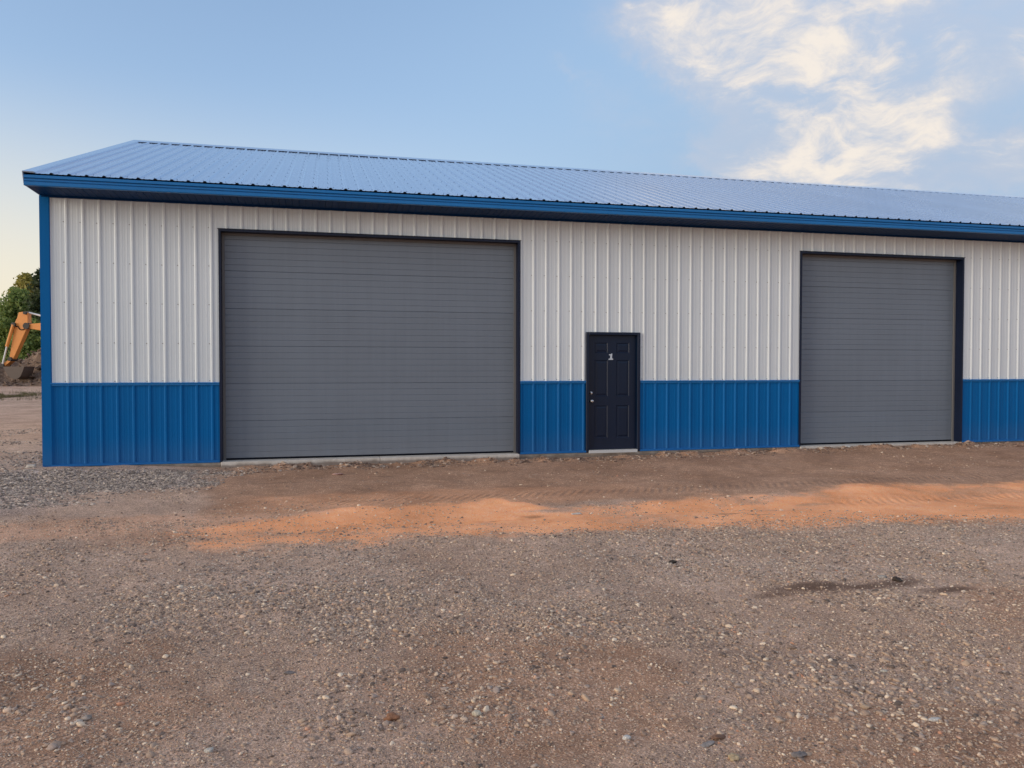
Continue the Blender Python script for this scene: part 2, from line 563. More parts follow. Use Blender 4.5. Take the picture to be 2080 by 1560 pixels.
def edge(s, lo=0.2, hi=0.75):
    return n.smooth(n.m('ADD', s, n.m('MULTIPLY', brk, n.m('MULTIPLY', s, n.m('SUBTRACT', 1.6, s)))), lo, hi)


stones = n.ramp(sa.outputs[0], [(0.0, (0.10, 0.085, 0.078)), (0.3, (0.185, 0.15, 0.13)), (0.6, (0.25, 0.205, 0.18)), (0.85, (0.31, 0.26, 0.225)), (1.0, (0.46, 0.40, 0.35))])
grit = n.ramp(sb.outputs[1], [(0.0, (0.11, 0.088, 0.078)), (0.5, (0.215, 0.172, 0.148)), (1.0, (0.34, 0.285, 0.245))])
gravel = n.mix(0.5, stones, grit)
soilc = n.mix(n.m('MULTIPLY', sb.outputs[0], 0.8), (0.135, 0.092, 0.068), (0.255, 0.182, 0.140))
soilc = n.mix(n.m('MULTIPLY', n.smooth(sa.outputs[1], 0.82, 0.9), 0.55), soilc, (0.36, 0.29, 0.24))
orangec = n.mix(sb.outputs[2], (0.38, 0.178, 0.086), (0.62, 0.325, 0.168))  # orange colour of the band, varied cell by cell
orangec = n.mix(n.m('MULTIPLY', n.smooth(mid, 0.35, 0.65), 0.6), orangec, (0.35, 0.20, 0.125))
orangec = n.mix(n.m('MULTIPLY', n.smooth(sa.outputs[2], 0.70, 0.8), 0.5), orangec, (0.50, 0.36, 0.27))
crushc = n.ramp(sa.outputs[0], [(0.0, (0.07, 0.068, 0.075)), (0.5, (0.19, 0.175, 0.175)), (1.0, (0.42, 0.40, 0.40))])
cc = n.mix(edge(sp.outputs[1], 0.15, 0.85), gravel, soilc)
cc = n.mix(edge(sp.outputs[2], 0.2, 0.8), cc, crushc)
cc = n.mix(edge(sp.outputs[0], 0.05, 0.95), cc, orangec)
drift = n.ramp(big, [(0.3, (0.80, 0.755, 0.72)), (0.5, (1.04, 1.02, 1.0)), (0.7, (1.24, 1.24, 1.24))])
cc = n.mix(1.0, cc, drift, 'MULTIPLY')
drift2 = n.ramp(mid, [(0.3, 0.84), (0.7, 1.14)])
cc = n.mix(1.0, cc, drift2, 'MULTIPLY')
cc = n.mix(1.0, cc, n.ramp(fine, [(0.25, 0.62), (0.75, 1.38)]), 'MULTIPLY')
cc = n.mix(n.m('MULTIPLY', edge(att.outputs[1], 0.1, 0.95), 0.80), cc, (0.055, 0.036, 0.027))
cc = n.mix(1.0, cc, (2.3, 1.95, 1.68), 'MULTIPLY')
n.put(n.p.inputs['Base Color'], cc)
n.p.inputs['Roughness'].default_value = 0.95
n.p.inputs['Specular IOR Level'].default_value = 0.2
# tyre tread prints pressed into the softer dirt
tw = n.new('ShaderNodeTexWave', wave_type='BANDS', bands_direction='X')
mp = n.new('ShaderNodeMapping')
n.put(mp.inputs['Vector'], n.pos)
mp.inputs['Rotation'].default_value = (0, 0, R(28))
n.put(tw.inputs['Vector'], mp.outputs[0])
tw.inputs['Scale'].default_value = 3.2
tw.inputs['Distortion'].default_value = 1.2
spz = n.new('ShaderNodeSeparateXYZ'); n.put(spz.inputs[0], n.pos)
lane = n.m('EXPONENT', n.m('MULTIPLY', n.m('POWER', n.m('MULTIPLY', n.m('ADD', spz.outputs[1], n.m('ADD', 4.85, n.m('MULTIPLY', mid, 0.2))), 4.5), 2.0), -1.0))
lane = n.m('MULTIPLY', lane, n.smooth(spz.outputs[0], 9.6, 10.4))
lane2 = n.m('EXPONENT', n.m('MULTIPLY', n.m('POWER', n.m('MULTIPLY', n.m('ADD', spz.outputs[1], n.m('ADD', 3.35, n.m('MULTIPLY', big, 0.5))), 5.0), 2.0), -1.0))
lane = n.m('MAXIMUM', lane, n.m('MULTIPLY', lane2, n.smooth(spz.outputs[0], 3.6, 4.2)))
hgt = n.m('ADD', n.m('MULTIPLY', n.m('SUBTRACT', 1.0, distA), 0.55), n.m('ADD', n.m('MULTIPLY', fine, 0.5), n.m('MULTIPLY', mid, 0.9)))
hgt = n.m('ADD', hgt, n.m('MULTIPLY', n.m('MULTIPLY', tw.outputs[1], lane), 1.9))
bump(n, hgt, 0.9, 0.010)
M['ground'] = m

gm = big_mesh('ground', V, F, M['ground'], True)
orange_tone, soilm, crush, damp = masks(GX.ravel(), GY.ravel())
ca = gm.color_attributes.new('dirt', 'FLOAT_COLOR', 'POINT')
ca.data.foreach_set('color', np.stack([orange_tone, soilm, crush, damp], 1).astype(np.float32).ravel())
ground = link('ground', gm)
tag(ground, kind='structure')

# ------------------------------------------------------------------ the building
LEN, DEP = 27.6, 12.1          # length along x, depth along y
RIB0, PITCH = 0.328, 0.2286
ZB, ZT, ZS = 0.0, 1.255, 4.075   # bottom of siding, wainscot line, soffit
bld = empty('shop_building')
tag(bld, 'long pale metal shop building with blue wainscot, blue metal roof and grey overhead doors', 'building')


def rib_profile(x0, x1, rib=0.0165, minor=0.0018):
    """x positions and heights of ribbed sheet between x0 and x1"""
    pts = []
    k0 = int(math.floor((x0 - RIB0) / PITCH)) - 1
    k1 = int(math.ceil((x1 - RIB0) / PITCH)) + 1
    for k in range(k0, k1 + 1):
        c = RIB0 + k * PITCH
        pts += [(c - 0.028, 0.0), (c - 0.0105, rib), (c + 0.0105, rib), (c + 0.028, 0.0)]
        for s in (0.3333, 0.6667):
            cm = c + s * PITCH
            pts += [(cm - 0.016, 0.0), (cm - 0.006, minor), (cm + 0.006, minor), (cm + 0.016, 0.0)]
    pts.sort()
    xs = np.array([p[0] for p in pts])
    hs = np.array([p[1] for p in pts])
    keep = (xs > x0 + 1e-4) & (xs < x1 - 1e-4)
    X = np.concatenate([[x0], xs[keep], [x1]])
    H = np.concatenate([[np.interp(x0, xs, hs)], hs[keep], [np.interp(x1, xs, hs)]])
    return X, H


def wall_sheet(name, mat, x0, x1, z0, z1):
    X, H = rib_profile(x0, x1)
    k = len(X)
    vs = [(x, -h, z0) for x, h in zip(X, H)] + [(x, -h, z1) for x, h in zip(X, H)]
    vs += [(x0, 0.006, z0), (x1, 0.006, z0), (x1, 0.006, z1), (x0, 0.006, z1)]
    b = 2 * k
    fs = [(i, i + 1, k + i + 1, k + i) for i in range(k - 1)]
    fs.append((b + 1, b, b + 3, b + 2))
    fs.append((b, 0, k, b + 3))
    fs.append((k - 1, b + 1, b + 2, 2 * k - 1))
    return MB().add(vs, fs).obj(name, mat, bld)


OPEN = [(2.520, 7.365, 3.655), (12.885, 16.532, 3.670), (8.625, 9.585, 2.100)]   # x0, x1, top
EDGE = [RIB0 - 0.1143 + 0.9144 * k for k in range(-1, 40)]
cuts = []
lo_x = 0.012
for a, b in zip(EDGE[:-1], EDGE[1:]):
    a, b = max(a, lo_x), min(b, LEN - 0.012)
    if b - a < 0.05:
        continue
    segs = [(a, b)]
    for (o0, o1, ot) in OPEN:
        ns = []
        for (s0, s1) in segs:
            for p0, p1 in ((s0, min(s1, o0)), (max(s0, o0), min(s1, o1)), (max(s0, o1), s1)):
                if p1 - p0 > 0.02:
                    ns.append((p0, p1))
        segs = ns
    cuts += segs
for (a, b) in cuts:
    mx = 0.5 * (a + b)
    top = [ot for (o0, o1, ot) in OPEN if o0 < mx < o1]
    a2, b2 = a + 0.0004, b - 0.0004
    if top:
        wall_sheet('wall_panel', M['white'], a2, b2, top[0], ZS)
    else:
        wall_sheet('wall_panel', M['white'], a2, b2, ZT + 0.012, ZS)
        wall_sheet('wainscot_panel', M['blue'], a2, b2, 0.02, ZT - 0.012)

# screws, one beside every rib
sc = MB()
for k in range(0, 118):
    x = RIB0 + k * PITCH - 0.042
    if x > LEN - 0.1: break
    for z in (1.29, 1.875, 2.485, 3.095, 3.70):
        if any(o0 - 0.05 < x < o1 + 0.05 and z < ot + 0.06 for (o0, o1, ot) in OPEN):
            continue
        zz = z + random.uniform(-0.006, 0.006)
        sc.tube((x, -0.0005, zz), (x, -0.0022, zz), 0.0085, 0.0080, 8)
        sc.tube((x, -0.002, zz), (x, -0.0085, zz), 0.0045, 0.0042, 6)
tag(sc.obj('screws', M['screw'], bld), kind='stuff')

# wainscot transition trim and base trim between the openings
spans = [(0.0, 2.49), (7.395, 8.596), (9.612, 12.858), (16.558, LEN)]
for (a, b) in spans:
    MB().run_x([(0.004, ZT + 0.014), (-0.030, ZT + 0.010), (-0.034, ZT - 0.004), (-0.024, ZT - 0.012), (-0.024, ZT - 0.032), (0.004, ZT - 0.032)], a + 0.09 if a == 0 else a, b, True).obj('wainscot_trim', M['trim'], bld)
    MB().run_x([(0.004, 0.034), (-0.021, 0.030), (-0.040, 0.018), (-0.044, 0.010), (-0.044, -0.004), (0.004, -0.004)], a + 0.09 if a == 0 else a, b, True).obj('base_trim', M['blue'], bld)

# corner trim
ct = MB()
ct.add([(-0.030, -0.030, 0), (0.098, -0.030, 0), (0.110, -0.018, 0), (0.110, 0.0, 0), (-0.004, 0.0, 0), (-0.004, 0.12, 0), (-0.018, 0.12, 0), (-0.030, 0.108, 0)] +
       [(-0.030, -0.030, ZS), (0.098, -0.030, ZS), (0.110, -0.018, ZS), (0.110, 0.0, ZS), (-0.004, 0.0, ZS), (-0.004, 0.12, ZS), (-0.018, 0.12, ZS), (-0.030, 0.108, ZS)],
       [(i, (i + 1) % 8, 8 + (i + 1) % 8, 8 + i) for i in range(8)] + [(7, 6, 5, 4, 3, 2, 1, 0), (8, 9, 10, 11, 12, 13, 14, 15)])
ct.obj('corner_trim', M['blue'], bld)

# foundation wall and the concrete sills of the two overhead doors
MB().box(0.02, LEN - 0.02, 0.012, 0.25, -0.5, -0.006).obj('foundation', M['concrete'], bld)
for (o0, o1, ot) in OPEN[:2]:
    for xa, xb in ((o0 - 0.01, 0.5 * (o0 + o1) + 0.05), (0.5 * (o0 + o1) + 0.056, o1 + 0.01)):
        MB().box(xa, xb, -0.060, 0.32, -0.45, 0.004).obj('door_sill', M['concrete'], bld, bevel=0.006)

# other walls (seen only from other places)
MB().box(LEN - 0.008, LEN + 0.002, 0.01, DEP, -0.02, ZS + 0.1).obj('gable_wall', M['white'], bld)
MB().box(0.01, LEN - 0.01, DEP - 0.01, DEP, -0.02, ZS).obj('back_wall', M['white'], bld)

# overhead doors ----------------------------------------------------------


def overhead_door(o0, o1, top):
    H = top - 0.03
    # outer flange + recess lining
    fl = MB()
    for xa, xb in ((o0 - 0.029, o0 + 0.006), (o1 - 0.006, o1 + 0.029)):
        fl.box(xa, xb, -0.027, 0.004, 0.006, top + 0.03)
    fl.box(o0 + 0.0062, o1 - 0.0062, -0.0275, 0.004, top - 0.006, top + 0.0302)
    fl.box(o0 - 0.042, o1 + 0.042, -0.040, 0.004, top + 0.0304, top + 0.036)
    fl.obj('opening_trim', M['navy'], bld)
    jb = MB()
    jb.box(o0 - 0.012, o0, 0.0045, 0.42, 0.006, top)
    jb.box(o1, o1 + 0.012, 0.0045, 0.42, 0.006, top)
    jb.box(o0 - 0.012, o1 + 0.012, 0.0045, 0.42, top + 0.0003, top + 0.012)
    jb.obj('door_jamb', M['navy'], bld)
    MB().box(o0 + 0.001, o0 + 0.040, 0.150, 0.172, 0.006, top - 0.001).obj('weather_stop', M['stop'], bld)
    MB().box(o1 - 0.040, o1 - 0.001, 0.150, 0.172, 0.006, top - 0.001).obj('weather_stop', M['stop'], bld)
    MB().box(o0 + 0.041, o1 - 0.041, 0.150, 0.172, top - 0.040, top - 0.001).obj('weather_stop', M['stop'], bld)
    door = MB()
    door.box(o0 + 0.02, o1 - 0.02, 0.215, 0.23, 0.03, top - 0.01)
    d = door.obj('overhead_door', M['grey'], bld)
    y = 0.180
    hs = H / 6.0
    for s in range(6):
        z0 = 0.034 + s * hs
        # section profile: six flats parted by small V grooves, rolled edges top and bottom
        pr = [(y + 0.034, z0 + 0.001), (y + 0.006, z0 + 0.0012), (y, z0 + 0.004)]
        for g in range(1, 6):
            zg = z0 + g * hs / 6
            pr += [(y, zg - 0.0085), (y + 0.0052, zg - 0.0012), (y + 0.0052, zg + 0.0004), (y, zg + 0.0012)]
        pr += [(y, z0 + hs - 0.0085), (y + 0.0065, z0 + hs - 0.0012), (y + 0.034, z0 + hs - 0.001)]
        MB().run_x(pr, o0 + 0.016, o1 - 0.016, True).obj('door_section', M['grey'], d)
    MB().run_x([(y - 0.004, 0.0335), (y - 0.008, 0.020), (y + 0.002, 0.007), (y + 0.03, 0.007), (y + 0.034, 0.0335)], o0 + 0.018, o1 - 0.018, True).obj('bottom_seal', M['rubber'], d)


for o in OPEN[:2]:
    overhead_door(*o)

# entry door ----------------------------------------------------------------
ex0, ex1, ez = 8.625, 9.585, 2.100
fr = MB()
for xa, xb in ((ex0 - 0.030, ex0 + 0.020), (ex1 - 0.020, ex1 + 0.030)):
    fr.box(xa, xb, -0.040, 0.12, -0.006, ez + 0.028)
fr.box(ex0 + 0.0202, ex1 - 0.0202, -0.0405, 0.12, ez - 0.020, ez + 0.0282)
fr.obj('door_frame', M['navy_door'], bld, bevel=0.004)
MB().box(ex0 + 0.0208, ex1 - 0.0208, -0.052, 0.11, -0.02, 0.034).obj('door_threshold', M['alu'], bld, bevel=0.004)
DX0, DX1, DZ0, DZ1, DY = ex0 + 0.023, ex1 - 0.023, 0.040, ez - 0.023, 0.040
DW = DX1 - DX0
DH = DZ1 - DZ0
cols_ = [(0.130, 0.375), (0.539, 0.784)]
rows_ = [(0.135, 0.315), (0.447, 1.090), (1.255, 1.835)]      # from the top
xs = sorted({0, DW} | {c for p in cols_ for c in p})
zs_ = sorted({0, DH} | {c for p in rows_ for c in p})
dm = MB()
for i in range(len(xs) - 1):
    for j in range(len(zs_) - 1):
        x0, x1, z0, z1 = xs[i], xs[i + 1], zs_[j], zs_[j + 1]
        if (x0, x1) in cols_ and (z0, z1) in rows_:
            continue
        dm.add([(DX0 + x0, DY, DZ1 - z1), (DX0 + x1, DY, DZ1 - z1), (DX0 + x1, DY, DZ1 - z0), (DX0 + x0, DY, DZ1 - z0)], [(0, 1, 2, 3)])
dm.box(DX0, DX1, DY + 0.022, DY + 0.044, DZ0, DZ1)
dr = dm.obj('entry_door', M['navy_door'], bld)
for (x0, x1) in cols_:
    for (z0, z1) in rows_:
        a0, a1, b0, b1 = DX0 + x0, DX0 + x1, DZ1 - z1, DZ1 - z0
        ring = []
        for ins, dep in ((0, 0), (0.012, 0.010), (0.022, 0.010), (0.048, 0.002)):
            ring.append([(a0 + ins, DY + dep, b0 + ins), (a1 - ins, DY + dep, b0 + ins), (a1 - ins, DY + dep, b1 - ins), (a0 + ins, DY + dep, b1 - ins)])
        pm = MB()
        vs = [v for r_ in ring for v in r_]
        fs = [(4 * r_ + i, 4 * r_ + (i + 1) % 4, 4 * r_ + 4 + (i + 1) % 4, 4 * r_ + 4 + i) for r_ in range(3) for i in range(4)]
        fs.append((12, 13, 14, 15))
        pm.add(vs, fs).obj('door_panel', M['navy_door'], dr)


def turned(prof, cx, cz, y0, n=20):
    """revolve (radius, distance out of the door) about the -y axis"""
    mb = MB()
    vs, fs = [], []
    for r_, d_ in prof:
        for i in range(n):
            a_ = 2 * math.pi * i / n
            vs.append((cx + r_ * math.cos(a_), y0 - d_, cz + r_ * math.sin(a_)))
    for k in range(len(prof) - 1):
        fs += [(k * n + i, k * n + (i + 1) % n, (k + 1) * n + (i + 1) % n, (k + 1) * n + i) for i in range(n)]
    fs.append(tuple(range((len(prof) - 1) * n, len(prof) * n)))
    return mb.add(vs, fs)


turned([(0.033, 0), (0.033, 0.006), (0.028, 0.012), (0.022, 0.014), (0.020, 0.022), (0.004, 0.024)], DX0 + 0.065, DZ1 - 1.030, DY).obj('deadbolt', M['nickel'], dr, smooth=True)
turned([(0.034, 0), (0.033, 0.006), (0.016, 0.012), (0.013, 0.030), (0.022, 0.038), (0.029, 0.050), (0.029, 0.060), (0.022, 0.070), (0.006, 0.074)], DX0 + 0.065, DZ1 - 1.172, DY).obj('door_knob', M['nickel'], dr, smooth=True)
# the numeral 1, heavy slab serif leaning a little
one = [(0.000, 0.000), (0.088, 0.000), (0.088, 0.020), (0.066, 0.024), (0.066, 0.112), (0.050, 0.112), (0.044, 0.101), (0.006, 0.098), (0.004, 0.080), (0.030, 0.080), (0.030, 0.024), (0.004, 0.020)]
one = [(DX0 + 0.388 + x + z * 0.05, DZ1 - 0.438 + z) for x, z in one]
MB().prism(one, DY - 0.003, DY + 0.002).obj('door_number', M['numeral'], dr)

# roof ----------------------------------------------------------------------
EY, EZ = -0.630, 4.262         # eave edge
RY, RZ = 5.95, 6.560           # ridge
sl = math.hypot(RY - EY, RZ - EZ)
cy, sy_ = (RY - EY) / sl, (RZ - EZ) / sl


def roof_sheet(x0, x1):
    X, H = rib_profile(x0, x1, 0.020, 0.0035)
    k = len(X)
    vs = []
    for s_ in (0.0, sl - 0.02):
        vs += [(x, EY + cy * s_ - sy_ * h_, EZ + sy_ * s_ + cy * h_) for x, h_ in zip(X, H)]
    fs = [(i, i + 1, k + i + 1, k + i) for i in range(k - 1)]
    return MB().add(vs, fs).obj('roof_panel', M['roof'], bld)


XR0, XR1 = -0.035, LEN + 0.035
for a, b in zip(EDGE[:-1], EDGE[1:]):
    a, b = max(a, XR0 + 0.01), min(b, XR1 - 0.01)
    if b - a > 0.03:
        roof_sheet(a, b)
# rear slope
RBY = DEP + 0.63
MB().add([(XR0, RY, RZ - 0.004), (XR1, RY, RZ - 0.004), (XR1, RBY, EZ), (XR0, RBY, EZ), (XR0, RY, RZ - 0.03), (XR1, RY, RZ - 0.03), (XR1, RBY, EZ - 0.03), (XR0, RBY, EZ - 0.03)],
         [(0, 1, 2, 3), (7, 6, 5, 4), (0, 4, 5, 1), (3, 2, 6, 7), (0, 3, 7, 4), (1, 5, 6, 2)]).obj('rear_roof', M['roof'], bld)
# deck under the sheets closes the gap below the ribs
MB().add([(XR0 + 0.02, EY + 0.03, EZ - 0.012), (XR1 - 0.02, EY + 0.03, EZ - 0.012), (XR1 - 0.02, RY, RZ - 0.030), (XR0 + 0.02, RY, RZ - 0.030)], [(0, 1, 2, 3)]).obj('roof_underlay', M['blue'], bld)
# dark foam closures seen as the black ends of the ribs along the eave
fc = MB()
for k in range(-1, 122):
    c = RIB0 + k * PITCH
    if c > XR1 - 0.05 or c < XR0 + 0.03: continue
    p = [(-0.030, 0.0), (-0.0125, 0.0195), (0.0125, 0.0195), (0.030, 0.0)]
    vs = [(c + a_, EY - sy_ * h_ + o_ * cy, EZ + cy * h_ + o_ * sy_ - 0.0005) for o_ in (0.002, 0.03) for a_, h_ in p]
    fc.add(vs, [(0, 1, 2, 3), (7, 6, 5, 4)])
tag(fc.obj('rib_closures', M['rubber'], bld), kind='stuff')
# ridge cap: bent sheet standing on the ribs
rc = MB()
t_ = 0.020
rc.add([(XR0, RY - 0.30 * cy, RZ - 0.30 * sy_ + 0.024), (XR0, RY - 0.30 * cy - 0.004, RZ - 0.30 * sy_ + 0.014), (XR0, RY, RZ + 0.034), (XR0, RY + 0.30 * cy, RZ - 0.30 * sy_ + 0.024),
        (XR1, RY - 0.30 * cy, RZ - 0.30 * sy_ + 0.024), (XR1, RY - 0.30 * cy - 0.004, RZ - 0.30 * sy_ + 0.014), (XR1, RY, RZ + 0.034), (XR1, RY + 0.30 * cy, RZ - 0.30 * sy_ + 0.024)],
       [(0, 4, 6, 2), (1, 5, 4, 0), (2, 6, 7, 3)])
rc.obj('ridge_cap', M['roof'], bld)
# roof screws in rows up the slope
rs = MB()
for k in range(0, 120):
    c = RIB0 + k * PITCH
    if c > LEN - 0.1: break
    for r_ in range(11):
        s_ = 0.18 + r_ * 0.62 + random.uniform(-0.01, 0.01)
        for off in ((-0.045,) if r_ else (-0.045, 0.045)):
            y_, z_ = EY + cy * s_, EZ + sy_ * s_
            rs.tube((c + off, y_ + sy_ * 0.0, z_ + 0.0), (c + off, y_ - sy_ * 0.006, z_ + cy * 0.006), 0.007, 0.005, 6)
tag(rs.obj('roof_screws', M['rscrew'], bld), kind='stuff')

# eave: drip edge + stepped fascia, soffit panels
FY = EY + 0.014
ends = [XR0 + 0.004] + [1.45 + 3.66 * k for k in range(8) if 1.45 + 3.66 * k < XR1 - 0.5] + [XR1 - 0.004]
for k, (xa, xb) in enumerate(zip(ends[:-1], ends[1:])):
    o_ = 0.0016 * (k % 2)
    MB().run_x([(EY + 0.05, 4.246), (EY + 0.018, 4.246), (EY + 0.002 - o_, 4.240), (EY - o_, 4.202), (EY + 0.012, 4.196), (EY + 0.05, 4.196)], xa, xb - 0.002, True).obj('drip_edge', M['trim'], bld)
    MB().run_x([(FY + 0.05, 4.1955), (FY + 0.010, 4.1955), (FY + 0.010, 4.186), (FY - 0.006 - o_, 4.180), (FY - 0.007 - o_, 4.160), (FY + 0.007, 4.155), (FY + 0.007, 4.148), (FY - 0.007 - o_, 4.142),
                (FY - 0.009 - o_, 4.100), (FY - 0.003, 4.092), (FY + 0.05, 4.092)], xa, xb - 0.002, True).obj('fascia', M['trim'], bld)
sw = 0.406
npan = int((XR1 - XR0 - 0.02) / sw)
pr = []
for g in range(4):
    g0 = g * sw / 4
    pr += [(g0 + 0.0005, 0.006), (g0 + 0.006, 0.0), (g0 + sw / 4 - 0.006, 0.0), (g0 + sw / 4 - 0.0005, 0.006)]
kk = len(pr)
vs = [(x, FY + 0.021, 4.099 + h_) for x, h_ in pr] + [(x, -0.034, 4.079 + h_) for x, h_ in pr]
sm = MB().add(vs, [(i, kk + i, kk + i + 1, i + 1) for i in range(kk - 1)]).mesh('soffit_panel', M['soffit'])
for k in range(npan + 1):
    link('soffit_panel', sm, bld, (XR0 + 0.012 + k * sw, 0, 0))
MB().run_x([(-0.034, 4.086), (-0.034, 4.056), (-0.024, 4.052), (0.006, 4.052), (0.006, 4.086)], 0.0, LEN, True).obj('soffit_channel', M['soffit'], bld)
# end of the boxed eave and rake trim of the near gable
for xa, xb in ((XR0, XR0 + 0.012), (XR1 - 0.012, XR1)):
    MB().add([(xx, y_, z_) for xx in (xa, xb) for y_, z_ in ((FY + 0.004, 4.100), (0.13, 4.080), (0.13, EZ + 0.76 * sy_ / cy - 0.03), (FY + 0.004, EZ - 0.006))],
             [(0, 1, 2, 3), (7, 6, 5, 4), (0, 4, 5, 1), (1, 5, 6, 2), (2, 6, 7, 3), (3, 7, 4, 0)]).obj('eave_return', M['trim'], bld)
    if xa > 1:
        gab = MB()
        gab.add([(xx, y_, z_) for xx in (xa + 0.002, xb - 0.002) for y_, z_ in ((0.131, ZS), (0.131, EZ + 0.70 * sy_ / cy), (RY, RZ - 0.04), (DEP, ZS + 0.35), (DEP, ZS))],
                [(0, 1, 2, 3, 4), (9, 8, 7, 6, 5), (0, 5, 6, 1), (1, 6, 7, 2), (2, 7, 8, 3), (3, 8, 9, 4), (4, 9, 5, 0)])
        gab.obj('gable_end', M['white'], bld)


def roof_under(y):
    return EZ + (y - EY) * sy_ / cy - 0.022 if y < RY else RZ - (y - RY) * (RZ - EZ) / (RBY - RY) - 0.03


def gable_sheet(name, mat, y0, y1, z0, z1=None):
    """ribbed sheet on the near gable, its top cut to the roof slope"""
    Y, H = rib_profile(y0, y1)
    k = len(Y)
    vs = [(-h, y, z0) for y, h in zip(Y, H)] + [(-h, y, z1 if z1 else roof_under(y)) for y, h in zip(Y, H)]
    return MB().add(vs, [(i, i + 1, k + i + 1, k + i) for i in range(k - 1)]).obj(name, mat, bld)


for a, b in zip(EDGE[:-1], EDGE[1:]):
    a, b = max(a, 0.122), min(b, DEP - 0.01)
    if b - a < 0.05: continue
    for a2, b2 in (((a, RY), (RY, b)) if a < RY - 0.02 < RY + 0.02 < b else ((a, b),)):
        gable_sheet('wall_panel', M['white'], a2 + 0.0004, b2 - 0.0004, ZT + 0.012)
        gable_sheet('wainscot_panel', M['blue'], a2 + 0.0004, b2 - 0.0004, 0.0, ZT - 0.012)
MB().add([(x_, y_, z_) for y_ in (0.122, DEP) for x_, z_ in ((0.004, ZT + 0.014), (-0.030, ZT + 0.010), (-0.034, ZT - 0.004), (-0.024, ZT - 0.012), (-0.024, ZT - 0.032), (0.004, ZT - 0.032))],
         [(i, (i + 1) % 6, 6 + (i + 1) % 6, 6 + i) for i in range(6)]).obj('wainscot_trim', M['trim'], bld)
MB().box(0.012, 0.02, 0.13, DEP - 0.01, -0.4, ZS + 0.1).obj('gable_wall', M['concrete'], bld)
rk = MB()
pts = []
for s_ in (-0.012, sl):
    by, bz = EY + cy * s_, EZ + sy_ * s_
    for (xo, hh) in ((XR0 + 0.150, 0.006), (XR0 + 0.145, 0.028), (XR0 - 0.006, 0.030), (XR0 - 0.008, -0.145), (XR0 + 0.004, -0.150), (XR0 + 0.006, 0.016)):
        pts.append((xo, by - sy_ * hh, bz + cy * hh))
rk.add(pts, [(i, (i + 1) % 6, 6 + (i + 1) % 6, 6 + i) for i in range(6)] + [(5, 4, 3, 2, 1, 0), (6, 7, 8, 9, 10, 11)])
rk.obj('rake_trim', M['roof'], bld)

# ------------------------------------------------------------------ machine, mound and trees beyond the left corner
VR, VF = Vector((0.9723, -0.2340, 0)), Vector((0.2340, 0.9723, 0))      # across / away, for placing far things
PIT = Vector((-11.63, 34.08, 0.36))


def far_pt(a, b, z=0.0):
    p = PIT + VR * a + VF * b
    return (p.x, p.y, z)


# heap of dug earth
hx = np.linspace(-6.5, 8.0, 120)
hy = np.linspace(-2.4, 5.2, 70)
HX, HY = np.meshgrid(hx, hy)
A = np.interp(HX + 0.627 * (HY - 0.5), [-6.5, -5, -3, -1.6, -0.8, 0.0, 0.6, 1.4, 2.6, 4.5, 6.5, 8], [0, .45, 1.1, 1.25, 1.4, 1.9, 2.2, 2.3, 2.3, 1.8, .7, 0])
prof = np.interp(HY, [-2.4, -1.6, -0.6, 0.3, 1.2, 2.0, 3.0, 4.2, 5.2], [-0.1, 0.16, 0.14, 0.22, 0.78, 1.0, 0.8, 0.3, -0.1])
HZ = A * prof + ((fbm(HX, HY, 1.1, 4, 5) - 0.5) * 0.8 + (fbm(HX, HY, 4.0, 3, 6) - 0.5) * 0.38) * sstep(A * prof, 0.0, 0.3) - 0.04
m, n = material('dug_earth')
a = n.noise(n.pos, 1.6, 6, 0.65)
b = n.noise(n.pos, 9, 5, 0.7)
cc = n.ramp(n.m('ADD', n.m('MULTIPLY', a, 0.55), n.m('MULTIPLY', b, 0.45)), [(0.34, (0.08, 0.052, 0.038)), (0.5, (0.19, 0.128, 0.092)), (0.66, (0.38, 0.28, 0.21))])
n.put(n.p.inputs['Base Color'], cc)
n.p.inputs['Roughness'].default_value = 0.95
bump(n, b, 1.0, 0.08)
M['earth'] = m
nx2, ny2 = len(hx), len(hy)
ii, jj = np.meshgrid(np.arange(nx2 - 1), np.arange(ny2 - 1))
q = (jj * nx2 + ii).ravel()
heap = link('dirt_mound', big_mesh('dirt_mound', np.stack([HX.ravel(), HY.ravel(), HZ.ravel()], 1), np.stack([q, q + 1, q + nx2 + 1, q + nx2], 1), M['earth'], True))
heap.location = PIT
heap.rotation_euler = (0, 0, R(-13.53))
tag(heap, 'lumpy heap of dug brown earth under the excavator bucket', 'dirt pile')

# excavator, side on, arm curled over the heap
exc = empty('excavator', PIT, R(-13.53))
tag(exc, 'orange excavator with its bucket resting on the dirt heap behind the corner of the shop', 'excavator')
K = 0.02687
CX = 1.0


def ex(px, py):
    return ((px - 60) * K * CX, 1.137 + (744 - py) * K)


def plate(pts, y0, y1, name, mat, bev=0.02, parent=exc):
    return MB().prism([ex(*p) for p in pts], y0, y1).obj(name, mat, parent, bevel=bev)


stick = plate([(43, 635), (57.5, 633), (61.5, 636), (61.8, 655), (63, 661), (58.5, 670), (31.8, 728.5), (29, 731), (24.5, 730), (23, 726), (33.2, 672), (33.5, 659), (40, 646)], -0.17, 0.17, 'stick', M['orange'])
plate([(58, 657.6), (64.5, 658.6), (90, 656.5), (150, 652), (196, 676), (262, 762), (262, 776), (246, 774), (188, 700), (146, 676), (90, 672), (63, 667.5), (58, 664)], -0.22, 0.22, 'boom', M['orange'])


def cyl(a, b, r, name, mat, y=0.0, parent=exc, n_=12):
    (x0, z0), (x1, z1) = ex(*a), ex(*b)
    return MB().tube((x0, y, z0), (x1, y, z1), r, n=n_).obj(name, mat, parent, smooth=False)


